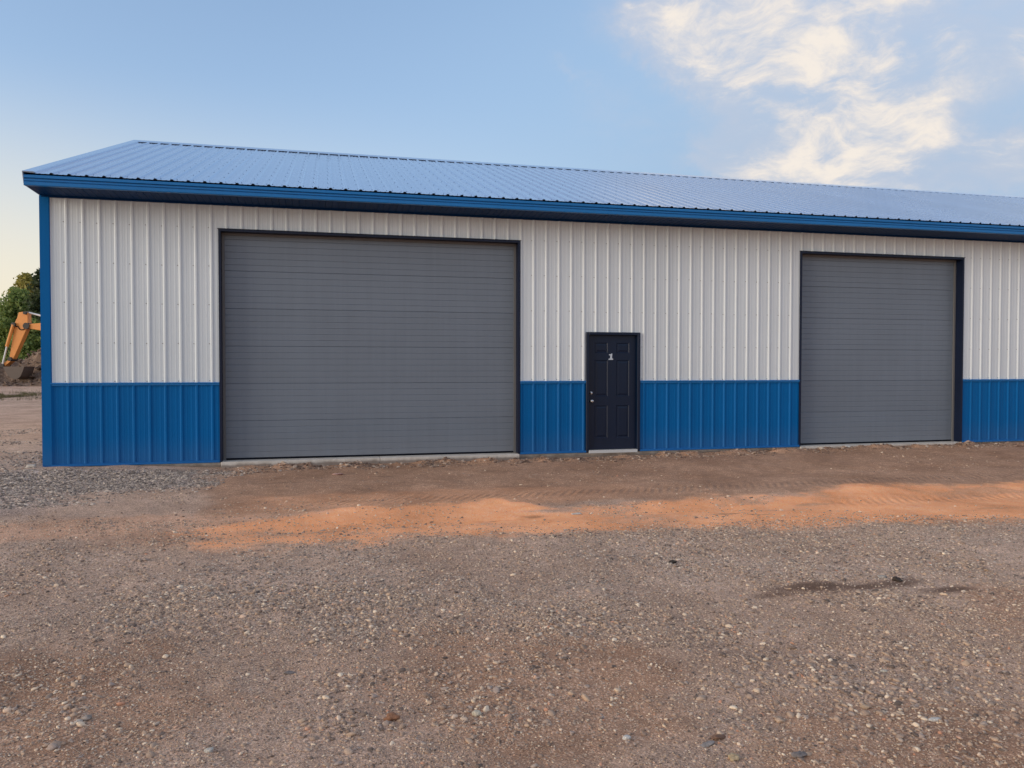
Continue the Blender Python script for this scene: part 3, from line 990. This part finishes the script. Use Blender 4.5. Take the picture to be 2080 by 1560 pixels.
cb = cyl((34.2, 660), (20.3, 704), 0.085, 'bucket_cylinder', M['orange'], -0.24)
cyl((20.3, 704), (10.8, 741), 0.045, 'piston_rod', M['chrome'], -0.24, cb)
sc2 = cyl((98, 644.6), (150, 652.5), 0.095, 'stick_cylinder', M['orange'], 0)
cyl((60.5, 635.5), (98, 644.6), 0.05, 'piston_rod', M['chrome'], 0, sc2)
pn = MB()
for (px, py, r_) in ((57.8, 636.5, 0.085), (60.5, 662.5, 0.17), (34.2, 660, 0.12), (26.3, 729.5, 0.11), (10.8, 742.5, 0.10), (20, 748, 0.09)):
    x_, z_ = ex(px, py)
    MB().tube((x_, -0.30, z_), (x_, 0.30, z_), r_, n=14).obj('pivot_pin', M['track'], exc)
plate([(27.5, 727), (29, 732), (13, 745), (9, 744), (9.5, 739.5)], -0.20, 0.20, 'bucket_link', M['orange'], 0.01)
# hydraulic hose looping over the stick
hm = MB()
hp = [(38, 664), (41, 663), (43, 664.5), (45, 669), (49, 670.5), (54, 669.5), (58, 664)]
for p0, p1 in zip(hp[:-1], hp[1:]):
    (x0, z0), (x1, z1) = ex(*p0), ex(*p1)
    hm.tube((x0, -0.20, z0), (x1, -0.20, z1), 0.022, n=7)
hm.obj('hose', M['rubber'], exc, smooth=True)
# bucket: two cheek plates, a curved back shell, lip with teeth
bk = [(17.7, 744.6), (20.5, 752), (27.7, 763.5), (34, 768.3), (41, 770), (47, 768.6), (52, 764.5), (57, 754), (60, 744.5)]
cheek = [ex(*p) for p in bk]
bkt = empty('bucket')
bkt.parent = exc
for y_ in (-0.47, 0.43):
    MB().prism(cheek, y_, y_ + 0.04).obj('cheek_plate', M['bucket'], bkt)
shell = MB()
inner = [(x * 0.965 + 0.035 * cheek[4][0] * 1.0, z * 0.965 + 0.035 * cheek[0][1]) for x, z in cheek]
nn = len(cheek)
shell.add([(x, -0.429, z) for x, z in cheek] + [(x, 0.429, z) for x, z in cheek] + [(x, -0.429, z) for x, z in inner] + [(x, 0.429, z) for x, z in inner],
          [(i, i + 1, nn + i + 1, nn + i) for i in range(nn - 1)] + [(2 * nn + i, 3 * nn + i, 3 * nn + i + 1, 2 * nn + i + 1) for i in range(nn - 1)] +
          [(nn - 1, 3 * nn - 1, 4 * nn - 1, 2 * nn - 1), (0, nn, 3 * nn, 2 * nn)])
shell.obj('bucket_shell', M['bucket'], bkt)
# house, cab, counterweight and tracks stand behind the shop
X0 = ex(250, 744)[0]
for y_ in (-1.25, 0.75):
    tr = MB()
    tr.prism([(X0 - 1.6, 0.40), (X0 - 1.35, 0.08), (X0 - 1.0, 0.0), (X0 + 2.2, 0.0), (X0 + 2.55, 0.08), (X0 + 2.8, 0.40), (X0 + 2.55, 0.72), (X0 + 2.2, 0.80), (X0 - 1.0, 0.80), (X0 - 1.35, 0.72)], y_, y_ + 0.5)
    tr.obj('track', M['track'], exc, bevel=0.02)
MB().box(X0 - 0.3, X0 + 1.5, -0.74, 0.74, 0.3, 0.95).obj('undercarriage', M['track'], exc)
MB().box(X0 + 0.1, X0 + 2.6, -1.25, 1.25, 0.97, 1.95).obj('engine_house', M['orange'], exc, bevel=0.06)
MB().box(X0 + 2.62, X0 + 3.2, -1.25, 1.25, 0.92, 1.9).obj('counterweight', M['track'], exc, bevel=0.12)
cabx = MB()
cabx.prism([(X0 - 0.55, 0.99), (X0 - 0.55, 1.6), (X0 - 0.25, 2.75), (X0 + 0.95, 2.75), (X0 + 0.95, 1.97), (X0 + 0.08, 1.95), (X0 + 0.08, 0.99)], -1.25, -0.3)
cb2 = cabx.obj('cab', M['orange'], exc, bevel=0.03)
MB().prism([(X0 - 0.40, 1.7), (X0 - 0.18, 2.6), (X0 + 0.8, 2.6), (X0 + 0.8, 2.05), (X0 - 0.05, 2.0)], -1.262, -1.251).obj('cab_window', M['glassdark'], cb2)


# ------------------------------------------------------------------ trees
def leaf_mat(name, dark, light, tip=None):
    m, n = material(name)
    a = n.noise(n.pos, 0.9, 3, 0.6)
    b = n.voro(n.pos, 5.0, 'Color')
    sb_ = n.new('ShaderNodeSeparateColor'); n.put(sb_.inputs[0], b)
    f = n.m('ADD', n.m('MULTIPLY', a, 0.7), n.m('MULTIPLY', sb_.outputs[0], 0.4))
    cc = n.mix(n.smooth(f, 0.3, 0.85), dark, light)
    n.put(n.p.inputs['Base Color'], cc)
    n.p.inputs['Roughness'].default_value = 0.6
    tr = n.new('ShaderNodeBsdfTranslucent')
    n.put(tr.inputs[0], cc)
    mx = n.new('ShaderNodeMixShader')
    mx.inputs[0].default_value = 0.5
    n.t.links.new(n.p.outputs[0], mx.inputs[1])
    n.t.links.new(tr.outputs[0], mx.inputs[2])
    out = [x for x in n.t.nodes if x.type == 'OUTPUT_MATERIAL'][0]
    n.t.links.new(mx.outputs[0], out.inputs[0])
    return m


M['leaf'] = leaf_mat('green_leaves', (0.12, 0.20, 0.055), (0.37, 0.43, 0.13))
M['leaf_sunlit'] = leaf_mat('sunlit_leaves', (0.26, 0.25, 0.05), (0.62, 0.50, 0.15))  # low sunlight on the tree tops put into the leaf colour
M['needle'] = leaf_mat('dark_needles', (0.04, 0.07, 0.03), (0.12, 0.145, 0.06))
M['weed'] = leaf_mat('weed_leaves', (0.05, 0.10, 0.02), (0.17, 0.22, 0.06))
M['dry_grass'] = leaf_mat('mixed_grass', (0.06, 0.07, 0.025), (0.18, 0.15, 0.07))
m, n = material('bark')
b = n.noise(n.scalevec(n.pos, (8, 8, 2)), 1.0, 5, 0.7)
n.put(n.p.inputs['Base Color'], n.mix(b, (0.05, 0.04, 0.032), (0.20, 0.165, 0.135)))
n.p.inputs['Roughness'].default_value = 0.9
bump(n, b, 0.6, 0.02)
M['bark'] = m


def leaf_cloud(name, P, size, mat, droop=0.0):
    """one diamond leaf cluster per point"""
    N = len(P)
    d1 = rng.normal(size=(N, 3)); d1[:, 2] -= droop; d1 /= np.linalg.norm(d1, axis=1)[:, None]
    d2 = np.cross(d1, rng.normal(size=(N, 3))); d2 /= np.linalg.norm(d2, axis=1)[:, None]
    s = size * rng.uniform(0.55, 1.35, (N, 1))
    V = np.stack([P - d1 * s, P + d2 * s * 0.55, P + d1 * s, P - d2 * s * 0.55], 1).reshape(-1, 3)
    F = np.arange(4 * N).reshape(N, 4)
    return big_mesh(name, V, F, mat)


def leafy_tree(label, x, y, h, rad, mat, n_leaf=7000, low=0.12, group=None, size=0.17):
    z0 = float(ground_z(x, y, False))
    t = empty('leafy_tree', (x, y, z0))
    tag(t, label, 'tree', group)
    tm = MB()
    tm.tube((0, 0, -0.1), (0.05, 0, h * 0.45), 0.17, 0.10, 9)
    tm.tube((0.05, 0, h * 0.45), (0, 0.1, h * 0.9), 0.10, 0.025, 7)
    cl = []
    nb = 26
    for i in range(nb):
        f = (i + 0.5) / nb
        zz = h * (low + (0.97 - low) * f)
        rr = rad * (math.sin(math.pi * min(1, 0.16 + 0.84 * f) ** 0.85) ** 0.7) * random.uniform(0.55, 1.05)
        an = i * 2.4 + random.uniform(-0.4, 0.4)
        c = (rr * 0.75 * math.cos(an), rr * 0.75 * math.sin(an), zz)
        tm.tube((0.03, 0.03, max(0.3, zz - rr * 0.6)), (c[0] * 0.8, c[1] * 0.8, c[2] - 0.1), 0.05, 0.015, 5)
        cl.append((c, rad * random.uniform(0.26, 0.46)))
        cl.append(((c[0] * 0.45, c[1] * 0.45, zz + random.uniform(-.3, .4)), rad * random.uniform(0.22, 0.4)))
    cl.append(((0, 0, h * 0.96), rad * 0.22))
    tm.obj('trunk', M['bark'], t)
    P = []
    per = n_leaf // len(cl)
    for c, r_ in cl:
        v = rng.normal(size=(per, 3)); v /= np.linalg.norm(v, axis=1)[:, None]
        v *= r_ * rng.uniform(0.25, 1.12, (per, 1)) ** 0.6
        v[:, 2] *= 0.75
        P.append(np.array(c) + v)
    link('crown', leaf_cloud('crown', np.concatenate(P), size, mat), t)
    return t


def conifer(label, x, y, h, rad, group=None):
    z0 = float(ground_z(x, y, False))
    t = empty('pine_tree', (x, y, z0))
    tag(t, label, 'tree', group)
    tm = MB()
    tm.tube((0, 0, -0.1), (0, 0, h * 0.98), 0.18, 0.02, 9)
    P = []
    lev = 17
    for i in range(lev):
        f = i / (lev - 1)
        zz = h * (0.10 + 0.86 * f)
        L = rad * (1 - f) ** 0.8 + 0.18
        for k in range(7):
            an = k * 2 * math.pi / 7 + i * 0.7 + random.uniform(-.25, .25)
            ll = L * random.uniform(0.7, 1.12)
            tip = (ll * math.cos(an), ll * math.sin(an), zz - ll * 0.12 + random.uniform(-.1, .25))
            tm.tube((0, 0, zz), tip, 0.03, 0.008, 4, False)
            nn_ = int(30 + 60 * ll)
            u = rng.uniform(0.2, 1.05, nn_)[:, None]
            P.append(np.array([0, 0, zz]) * (1 - u) + np.array(tip) * u + rng.normal(size=(nn_, 3)) * np.array([.16, .16, .10]) * (0.5 + 0.6 * u))
    tm.obj('trunk', M['bark'], t)
    link('crown', leaf_cloud('crown', np.concatenate(P), 0.15, M['needle']), t)
    return t


def deep(px_off, dep):
    """place across the line of sight past the corner: metres across / away from the heap"""
    p = PIT + VR * (px_off - 0.627 * dep) + VF * dep
    return p.x, p.y


leafy_tree('full green leafy tree directly behind the arm of the excavator', *deep(-0.8, 24), 7.3, 2.6, M['leaf'], 9000)
leafy_tree('green leafy tree at the left edge, left of the excavator arm', *deep(-3.7, 26), 7.0, 2.8, M['leaf'], 9000)
leafy_tree('taller tree, sunlit yellow painted into its leaves, showing above the green tree behind the excavator arm', *deep(-0.2, 36), 10.1, 3.0, M['leaf_sunlit'], 8000)
conifer('dark pine tree right beside the blue corner of the shop', *deep(1.05, 17), 8.6, 2.0)
leafy_tree('low rounded green tree between the dark pine and the dirt heap', *deep(0.3, 15), 4.2, 2.0, M['leaf'], 6000, 0.06)
for lab, a, b, h_, r_ in (('green leafy tree next to the left of the one at the picture edge', -9.5, 26, 8.4, 3.0),
                          ('green leafy tree second to the left of the one at the picture edge', -14.0, 27, 7.6, 3.0),
                          ('tallest green tree, third to the left of the one at the picture edge', -19.0, 25, 8.8, 3.2)):
    leafy_tree(lab, *deep(a, b), h_, r_, M['leaf'], 6000)
# the wood behind reads as one mass
N = 34000
wx = rng.uniform(-90, 10, N)
wd = rng.uniform(40, 50, N)
top = 6.2 + 2.2 * fbm(wx, wx * 0, 0.28, 3, 14) + 1.0 * (rng.uniform(size=N) - 0.5)
wz = rng.uniform(0, 1, N) ** 0.75 * top
wp = np.array(PIT)[None, :] + wx[:, None] * np.array(VR)[None, :] + wd[:, None] * np.array(VF)[None, :]
wp[:, 2] = 0.3 + wz
tag(link('distant_woodland', leaf_cloud('distant_woodland', wp, 0.34, M['leaf'])), kind='stuff')
# weeds behind the heap and along its left side, rough grass at the road edge


def blades(name, P, h_, mat):
    N_ = len(P)
    an = rng.uniform(0, 6.28, N_)
    wv_ = np.stack([np.cos(an), np.sin(an), 0 * an], 1) * 0.018 * h_ / 0.3
    lean = np.stack([rng.normal(0, .35, N_), rng.normal(0, .35, N_), np.ones(N_)], 1) * (h_ * rng.uniform(.5, 1.2, N_))[:, None]
    V_ = np.stack([P - wv_, P + wv_, P + lean], 1).reshape(-1, 3)
    return link(name, big_mesh(name, V_, np.arange(3 * N_).reshape(N_, 3), mat))


a_ = rng.uniform(-7, -0.9, 5000); b_ = rng.uniform(1.5, 6, 5000)
wp = np.array(PIT)[None, :] + (a_ - 0.627 * b_)[:, None] * np.array(VR)[None, :] + b_[:, None] * np.array(VF)[None, :]
wp[:, 2] = 0.35
tag(blades('weeds', wp, 1.25, M['weed']), kind='stuff')
gxs = rng.normal(-9.6, 1.1, 7000); gys = rng.normal(23.4, 1.0, 7000)
keep = fbm(gxs, gys, 1.3, 3, 44) > 0.42
gp = np.stack([gxs[keep], gys[keep], ground_z(gxs[keep], gys[keep]) - 0.01], 1)
tag(blades('grass_patch', gp, 0.13, M['dry_grass']), kind='stuff')

# ------------------------------------------------------------------ loose gravel
def stone_mat(name, stops, spread=0.3):
    m, n = material(name)
    oi = n.new('ShaderNodeObjectInfo')
    c = n.ramp(oi.outputs['Random'], stops)
    tc = n.new('ShaderNodeTexCoord').outputs['Object']
    sp_ = n.noise(tc, 3.0, 4, 0.7)
    c = n.mix(1.0, c, n.ramp(sp_, [(0.3, 0.78), (0.7, 1.18)]), 'MULTIPLY')
    c = n.mix(1.0, c, (1.32, 1.19, 1.05), 'MULTIPLY')
    n.put(n.p.inputs['Base Color'], c)
    n.p.inputs['Roughness'].default_value = 0.85
    n.p.inputs['Specular IOR Level'].default_value = 0.3
    return m


M['pebble'] = stone_mat('yard_gravel_stone', [(0.0, (0.10, 0.085, 0.08)), (0.15, (0.24, 0.185, 0.155)), (0.4, (0.34, 0.27, 0.225)), (0.6, (0.40, 0.31, 0.24)), (0.75, (0.30, 0.26, 0.25)), (0.88, (0.52, 0.43, 0.34)), (0.95, (0.66, 0.60, 0.51)), (1.0, (0.42, 0.22, 0.15))])
M['crushed'] = stone_mat('crushed_grey_stone', [(0.0, (0.10, 0.092, 0.092)), (0.4, (0.25, 0.228, 0.218)), (0.8, (0.42, 0.385, 0.36)), (1.0, (0.62, 0.575, 0.53))])


def gravel_object(name, P, S, mat, angular, seed):
    """points in a mesh, one little stone per point by geometry nodes"""
    N_ = len(P)
    me = bpy.data.meshes.new(name)
    me.vertices.add(N_)
    me.vertices.foreach_set('co', P.astype(np.float32).ravel())
    at = me.attributes.new('rot', 'FLOAT_VECTOR', 'POINT')
    rot = np.stack([rng.normal(0, 0.25, N_), rng.normal(0, 0.25, N_), rng.uniform(0, 6.28, N_)], 1)
    at.data.foreach_set('vector', rot.astype(np.float32).ravel())
    at = me.attributes.new('scl', 'FLOAT_VECTOR', 'POINT')
    sc_ = S[:, None] * np.stack([rng.uniform(0.85, 1.45, N_), rng.uniform(0.7, 1.1, N_), rng.uniform(0.42, 0.75, N_)], 1)
    at.data.foreach_set('vector', sc_.astype(np.float32).ravel())
    at = me.attributes.new('pick', 'INT', 'POINT')
    at.data.foreach_set('value', rng.integers(0, 5, N_).astype(np.int32))
    o = link(name, me)
    ng = bpy.data.node_groups.new(name, 'GeometryNodeTree')
    ng.interface.new_socket('Geometry', in_out='INPUT', socket_type='NodeSocketGeometry')
    ng.interface.new_socket('Geometry', in_out='OUTPUT', socket_type='NodeSocketGeometry')
    L = ng.links.new
    gi = ng.nodes.new('NodeGroupInput')
    go = ng.nodes.new('NodeGroupOutput')
    g2i = ng.nodes.new('GeometryNodeGeometryToInstance')
    for v in range(5):
        ico = ng.nodes.new('GeometryNodeMeshIcoSphere')
        ico.inputs['Radius'].default_value = 1.0
        ico.inputs['Subdivisions'].default_value = 2
        pos = ng.nodes.new('GeometryNodeInputPosition')
        nz = ng.nodes.new('ShaderNodeTexNoise')
        nz.noise_dimensions = '4D'
        nz.inputs['W'].default_value = seed * 10 + v * 3.7
        nz.inputs['Scale'].default_value = 1.1 if not angular else 1.7
        nz.inputs['Detail'].default_value = 1.0
        L(pos.outputs[0], nz.inputs['Vector'])
        sb_ = ng.nodes.new('ShaderNodeVectorMath'); sb_.operation = 'SUBTRACT'
        L(nz.outputs['Color'], sb_.inputs[0]); sb_.inputs[1].default_value = (0.5, 0.5, 0.5)
        sl_ = ng.nodes.new('ShaderNodeVectorMath'); sl_.operation = 'SCALE'
        L(sb_.outputs[0], sl_.inputs[0]); sl_.inputs['Scale'].default_value = 1.3 if not angular else 2.1
        sp_ = ng.nodes.new('GeometryNodeSetPosition')
        L(ico.outputs['Mesh'], sp_.inputs['Geometry']); L(sl_.outputs[0], sp_.inputs['Offset'])
        sm_ = ng.nodes.new('GeometryNodeSetMaterial'); sm_.inputs['Material'].default_value = mat
        L(sp_.outputs[0], sm_.inputs['Geometry'])
        last = sm_
        if not angular:
            ss = ng.nodes.new('GeometryNodeSetShadeSmooth')
            L(sm_.outputs[0], ss.inputs['Geometry'])
            last = ss
        L(last.outputs[0], g2i.inputs[0])
    iop = ng.nodes.new('GeometryNodeInstanceOnPoints')
    L(gi.outputs[0], iop.inputs['Points']); L(g2i.outputs[0], iop.inputs['Instance'])
    iop.inputs['Pick Instance'].default_value = True

    def named(nm, typ):
        a_ = ng.nodes.new('GeometryNodeInputNamedAttribute')
        a_.data_type = typ
        a_.inputs['Name'].default_value = nm
        return a_.outputs[0]
    L(named('pick', 'INT'), iop.inputs['Instance Index'])
    L(named('rot', 'FLOAT_VECTOR'), iop.inputs['Rotation'])
    L(named('scl', 'FLOAT_VECTOR'), iop.inputs['Scale'])
    L(iop.outputs[0], go.inputs[0])
    md = o.modifiers.new('stones', 'NODES')
    md.node_group = ng
    tag(o, kind='stuff')
    return o


def scatter(N_, d0, d1, power=1.0):
    """ground points in front of the shop, spread over the yard the photo shows (and a margin)"""
    d = d0 + (d1 - d0) * rng.uniform(0, 1, N_) ** power
    lat = rng.uniform(-1, 1, N_) * (0.70 * d + 0.9)
    x = CAM.x + 0.234 * d + 0.972 * lat
    y = CAM.y + 0.972 * d - 0.234 * lat
    return x, y


def place(N_, d0, d1, size, sig, dens, power=1.0, smax=0.03):
    x, y = scatter(N_, d0, d1, power)
    k = (y < -0.12) & (rng.uniform(size=N_) < dens(x, y))
    x, y = x[k], y[k]
    S = np.minimum(size * np.exp(rng.normal(0, sig, len(x))), smax)
    z = ground_z(x, y) + S * 0.12
    return np.stack([x, y, z], 1), S


def dens_open(x, y):
    sa_, so_, cr_, da_ = masks(x, y)
    patch = sstep(fbm(x, y, 0.75, 4, 101), 0.36, 0.66)
    patch2 = sstep(fbm(x, y, 2.6, 3, 107), 0.35, 0.7)
    for (px_, py_, pr_) in ((6.9, -9.75, 0.75), (4.95, -9.35, 0.40), (4.25, -9.35, 0.22), (5.6, -8.35, 0.45), (6.4, -8.7, 0.4), (6.6, -9.3, .5), (7.4, -9.4, .5)):
        patch = np.maximum(patch, 1.25 * np.exp(-((x - px_) ** 2 + ((y - py_) * 1.3) ** 2) / pr_ ** 2))
        patch2 = np.maximum(patch2, np.exp(-((x - px_) ** 2 + ((y - py_) * 1.3) ** 2) / pr_ ** 2))
    return np.clip((0.06 + 0.94 * patch) * (0.25 + 0.75 * patch2), 0, 1) * (1 - 0.62 * sstep(sa_, 0.3, 0.8)) * (1 - 0.45 * so_) * (1 - 0.85 * sstep(da_, 0.3, 0.7))


def dens_grit(x, y):
    sa_, so_, cr_, da_ = masks(x, y)
    return (0.35 + 0.65 * sstep(fbm(x, y, 1.6, 3, 111), 0.3, 0.65)) * (1 - 0.7 * sstep(sa_, 0.3, 0.7)) * (1 - 0.35 * so_) * (1 - 0.7 * sstep(da_, 0.3, 0.7))


sets = [place(62000, 2.4, 5.6, 0.0070, 0.42, dens_open, 1.0, 0.020),
        place(85000, 4.6, 9.5, 0.0070, 0.38, lambda x, y: dens_open(x, y) * (1 - 0.3 * (y > -6)), 1.1, 0.02),
        place(130000, 2.4, 5.4, 0.0037, 0.30, dens_grit, 1.0, 0.008),
        place(50000, 4.4, 8.0, 0.0052, 0.30, dens_grit, 1.0, 0.010),
        place(26000, 8.0, 14.5, 0.008, 0.35, lambda x, y: 0.55 * dens_open(x, y), 1.0, 0.018)]
gravel_object('gravel', np.concatenate([a for a, b in sets]), np.concatenate([b for a, b in sets]), M['pebble'], False, 1)
x = rng.uniform(-2.2, 3.2, 26000); y = rng.uniform(-3.2, -0.3, 26000)
k = rng.uniform(size=len(x)) < masks(x, y)[2] * 0.9
x, y = x[k], y[k]
S = np.minimum(0.0105 * np.exp(rng.normal(0, 0.3, len(x))), 0.02)
x2, y2 = scatter(30000, 5.2, 8.2)
gz = sstep(y2, -8.3, -7.6) * sstep(y2, -5.6, -6.1) * sstep(fbm(x2, y2, 0.6, 3, 131), 0.36, 0.6)
k = rng.uniform(size=len(x2)) < gz
x2, y2 = x2[k], y2[k]
S2 = np.minimum(0.0056 * np.exp(rng.normal(0, 0.3, len(x2))), 0.016)
x, y, S = np.concatenate([x, x2]), np.concatenate([y, y2]), np.concatenate([S, S2])
x3 = rng.uniform(-5.5, 0.0, 16000); y3 = rng.uniform(-0.6, 9.0, 16000)
k = (rng.uniform(size=len(x3)) < 0.75 * sstep(fbm(x3, y3, 0.8, 3, 141), 0.35, 0.6)) & (x3 < -0.06)
x3, y3 = x3[k], y3[k]
S3 = np.minimum(0.011 * np.exp(rng.normal(0, 0.3, len(x3))), 0.022)
x, y, S = np.concatenate([x, x3]), np.concatenate([y, y3]), np.concatenate([S, S3])
gravel_object('crushed_gravel', np.stack([x, y, ground_z(x, y) + S * 0.15], 1), S, M['crushed'], True, 2)


# crumbs of soil raked up along the foot of the wall
wx_ = rng.uniform(2.3, 19.0, 9000); wy_ = -0.30 + rng.normal(0, 0.17, 9000) + (fbm(wx_, wx_ * 0, 0.8, 2, 9) - 0.5) * 0.3
k = (wy_ < -0.07) & (rng.uniform(size=9000) < 0.15 + 0.85 * sstep(fbm(wx_, wy_, 1.7, 3, 3), 0.4, 0.7))
wx_, wy_ = wx_[k], wy_[k]
ws_ = np.minimum(0.011 * np.exp(rng.normal(0, 0.55, len(wx_))), 0.045)
m, n = material('soil_crumbs')
oi = n.new('ShaderNodeObjectInfo').outputs['Random']
n.put(n.p.inputs['Base Color'], n.ramp(oi, [(0.0, (0.16, 0.10, 0.072)), (0.6, (0.30, 0.205, 0.15)), (0.9, (0.42, 0.31, 0.24)), (1.0, (0.62, 0.52, 0.43))]))
n.p.inputs['Roughness'].default_value = 0.95
gravel_object('soil_crumbs', np.stack([wx_, wy_, ground_z(wx_, wy_) + ws_ * 0.1], 1), ws_, m, True, 4)

# broken clods lying on the heap
cx_ = rng.uniform(-5, 6.5, 1500); cy_ = rng.uniform(-2.1, 4.5, 1500)
ix = np.clip(np.searchsorted(hx, cx_), 0, nx2 - 1); iy = np.clip(np.searchsorted(hy, cy_), 0, ny2 - 1)
cz_ = HZ[iy, ix]
cs_ = np.minimum(0.055 * np.exp(rng.normal(0, 0.5, 1500)), 0.17)
clods = gravel_object('earth_clods', np.stack([cx_, cy_, cz_ + cs_ * 0.2], 1), cs_, M['earth'], True, 3)
clods.parent = heap

# ------------------------------------------------------------------ single stones that stand out
def one_stone_mat(name, c, c2=None):
    m, n = material(name)
    tc = n.new('ShaderNodeTexCoord').outputs['Object']
    a = n.noise(tc, 40, 5, 0.7)
    b = n.noise(tc, 160, 3, 0.7)
    c2 = c2 or tuple(v * 0.6 for v in c)
    n.put(n.p.inputs['Base Color'], n.mix(n.smooth(n.m('ADD', n.m('MULTIPLY', a, .6), n.m('MULTIPLY', b, .4)), 0.35, 0.65), c2, c))
    n.p.inputs['Roughness'].default_value = 0.9
    bump(n, b, 0.5, 0.003)
    return m


def stone(label, cat, x, y, size, flat, c, lumps=0.25, name='stone', seed=0, c2=None, longer=1.3, rz=0.0, angular=False):
    import bmesh
    bm = bmesh.new()
    bmesh.ops.create_icosphere(bm, subdivisions=3, radius=1.0)
    r_ = random.Random(seed)
    off = Vector((r_.uniform(-9, 9), r_.uniform(-9, 9), r_.uniform(-9, 9)))
    from mathutils import noise as mn
    for v in bm.verts:
        k_ = 1 + lumps * mn.noise(v.co * 1.3 + off) * 1.6 + lumps * 0.5 * mn.noise(v.co * 3.1 + off)
        if angular:
            k_ *= 1 - 0.25 * abs(mn.noise(v.co * 1.9 - off))
        v.co = Vector((v.co.x * longer, v.co.y, v.co.z * flat)) * k_ * size
    me = bpy.data.meshes.new(name)
    bm.to_mesh(me)
    bm.free()
    me.polygons.foreach_set('use_smooth', np.ones(len(me.polygons), bool))
    me.materials.append(one_stone_mat(name, c, c2))
    o = link(name, me)
    o.location = (x, y, float(ground_z(x, y)) + size * flat * 0.45)
    o.rotation_euler = (r_.uniform(-.15, .15), r_.uniform(-.15, .15), rz)
    tag(o, label, cat)
    return o


stone('large pale cream rounded stone near the middle of the bottom of the yard', 'stone', 4.817, -9.421, 0.021, 0.8, (0.62, 0.55, 0.43), 0.18, seed=1, longer=1.1)
stone('rust brown clod of earth in the near gravel, left of the cream stone', 'clod', 4.429, -9.390, 0.026, 0.62, (0.34, 0.16, 0.085), 0.45, 'clod', 2, longer=1.35)
stone('tan angular stone at the bottom edge, lower right of the rusty flat chip', 'stone', 5.783, -10.064, 0.020, 0.85, (0.55, 0.42, 0.26), 0.4, seed=3, angular=True)
stone('small dark clod alone on the grey gravel below the entry door', 'clod', 6.936, -7.043, 0.024, 0.7, (0.045, 0.035, 0.028), 0.35, 'clod', 4)
stone('dark brown clod at the end of the damp streak on the right', 'clod', 8.379, -7.922, 0.028, 0.6, (0.06, 0.042, 0.032), 0.4, 'clod', 5)
stone('white stone against the sill of the right overhead door', 'stone', 13.80, -0.16, 0.055, 0.6, (0.74, 0.72, 0.68), 0.3, seed=6)
stone('reddish flat stone chip on the dirt in front of the large overhead door', 'stone', 4.287, -1.155, 0.055, 0.25, (0.50, 0.24, 0.19), 0.35, seed=7, longer=1.6, c2=(0.55, 0.42, 0.38))
stone('grey brown stone leaning on a paler one at the lower left of the yard', 'stone', 3.060, -9.075, 0.018, 0.7, (0.40, 0.33, 0.28), 0.25, seed=8, rz=-0.4, longer=1.4)
stone('pale pointed stone touching the grey brown stone at the lower left', 'stone', 3.035, -9.108, 0.014, 0.6, (0.62, 0.54, 0.46), 0.3, seed=9, rz=0.5)
stone('dark grey flat pebble on bare brown soil, left of the centre of the yard', 'stone', 3.942, -8.723, 0.018, 0.45, (0.24, 0.205, 0.19), 0.2, seed=10, longer=1.6)
stone('pale square edged stone near the bottom edge on the left', 'stone', 3.655, -9.530, 0.016, 0.6, (0.58, 0.54, 0.48), 0.35, seed=11, angular=True)
stone('thin grey flat stone beside the rusty flat chip at the bottom', 'stone', 5.730, -9.935, 0.018, 0.3, (0.33, 0.29, 0.265), 0.2, seed=12, longer=2.0, rz=0.3)
stone('dark grey broken stone at the bottom edge right of the tan angular stone', 'stone', 6.044, -10.130, 0.021, 0.5, (0.25, 0.21, 0.19), 0.45, seed=13, angular=True, longer=1.6)
stone('rusty brown flat chip lying on the brown soil at the bottom', 'stone', 5.812, -9.886, 0.024, 0.28, (0.24, 0.13, 0.08), 0.3, seed=15, longer=1.9, rz=0.5)
stone('whitish egg shaped stone low in the middle right of the yard', 'stone', 5.416, -9.796, 0.014, 0.75, (0.68, 0.65, 0.60), 0.2, seed=16)
stone('tan yellow oval stone in the dense pebbles on the right', 'stone', 6.641, -9.781, 0.017, 0.6, (0.56, 0.40, 0.27), 0.2, seed=17, longer=1.4)
stone('pale cream oval stone above the dense pebbles on the right', 'stone', 7.042, -9.416, 0.014, 0.55, (0.62, 0.56, 0.46), 0.2, seed=18, longer=1.5)
stone('long white pebble among the dense pebbles on the far right', 'stone', 6.859, -9.971, 0.015, 0.55, (0.66, 0.62, 0.56), 0.15, seed=19, longer=1.9)
stone('pale broken stone lying against the damp streak on the right', 'stone', 8.322, -7.837, 0.026, 0.6, (0.46, 0.42, 0.38), 0.4, seed=20, angular=True)
stone('white flat chip on the orange band of ground in the middle', 'stone', 6.835, -4.795, 0.035, 0.25, (0.70, 0.62, 0.54), 0.3, seed=21, longer=1.9)
stone('cream stone resting at the foot of the blue corner of the shop', 'stone', -0.16, -0.10, 0.05, 0.6, (0.62, 0.55, 0.47), 0.35, seed=22, angular=True, longer=1.3)
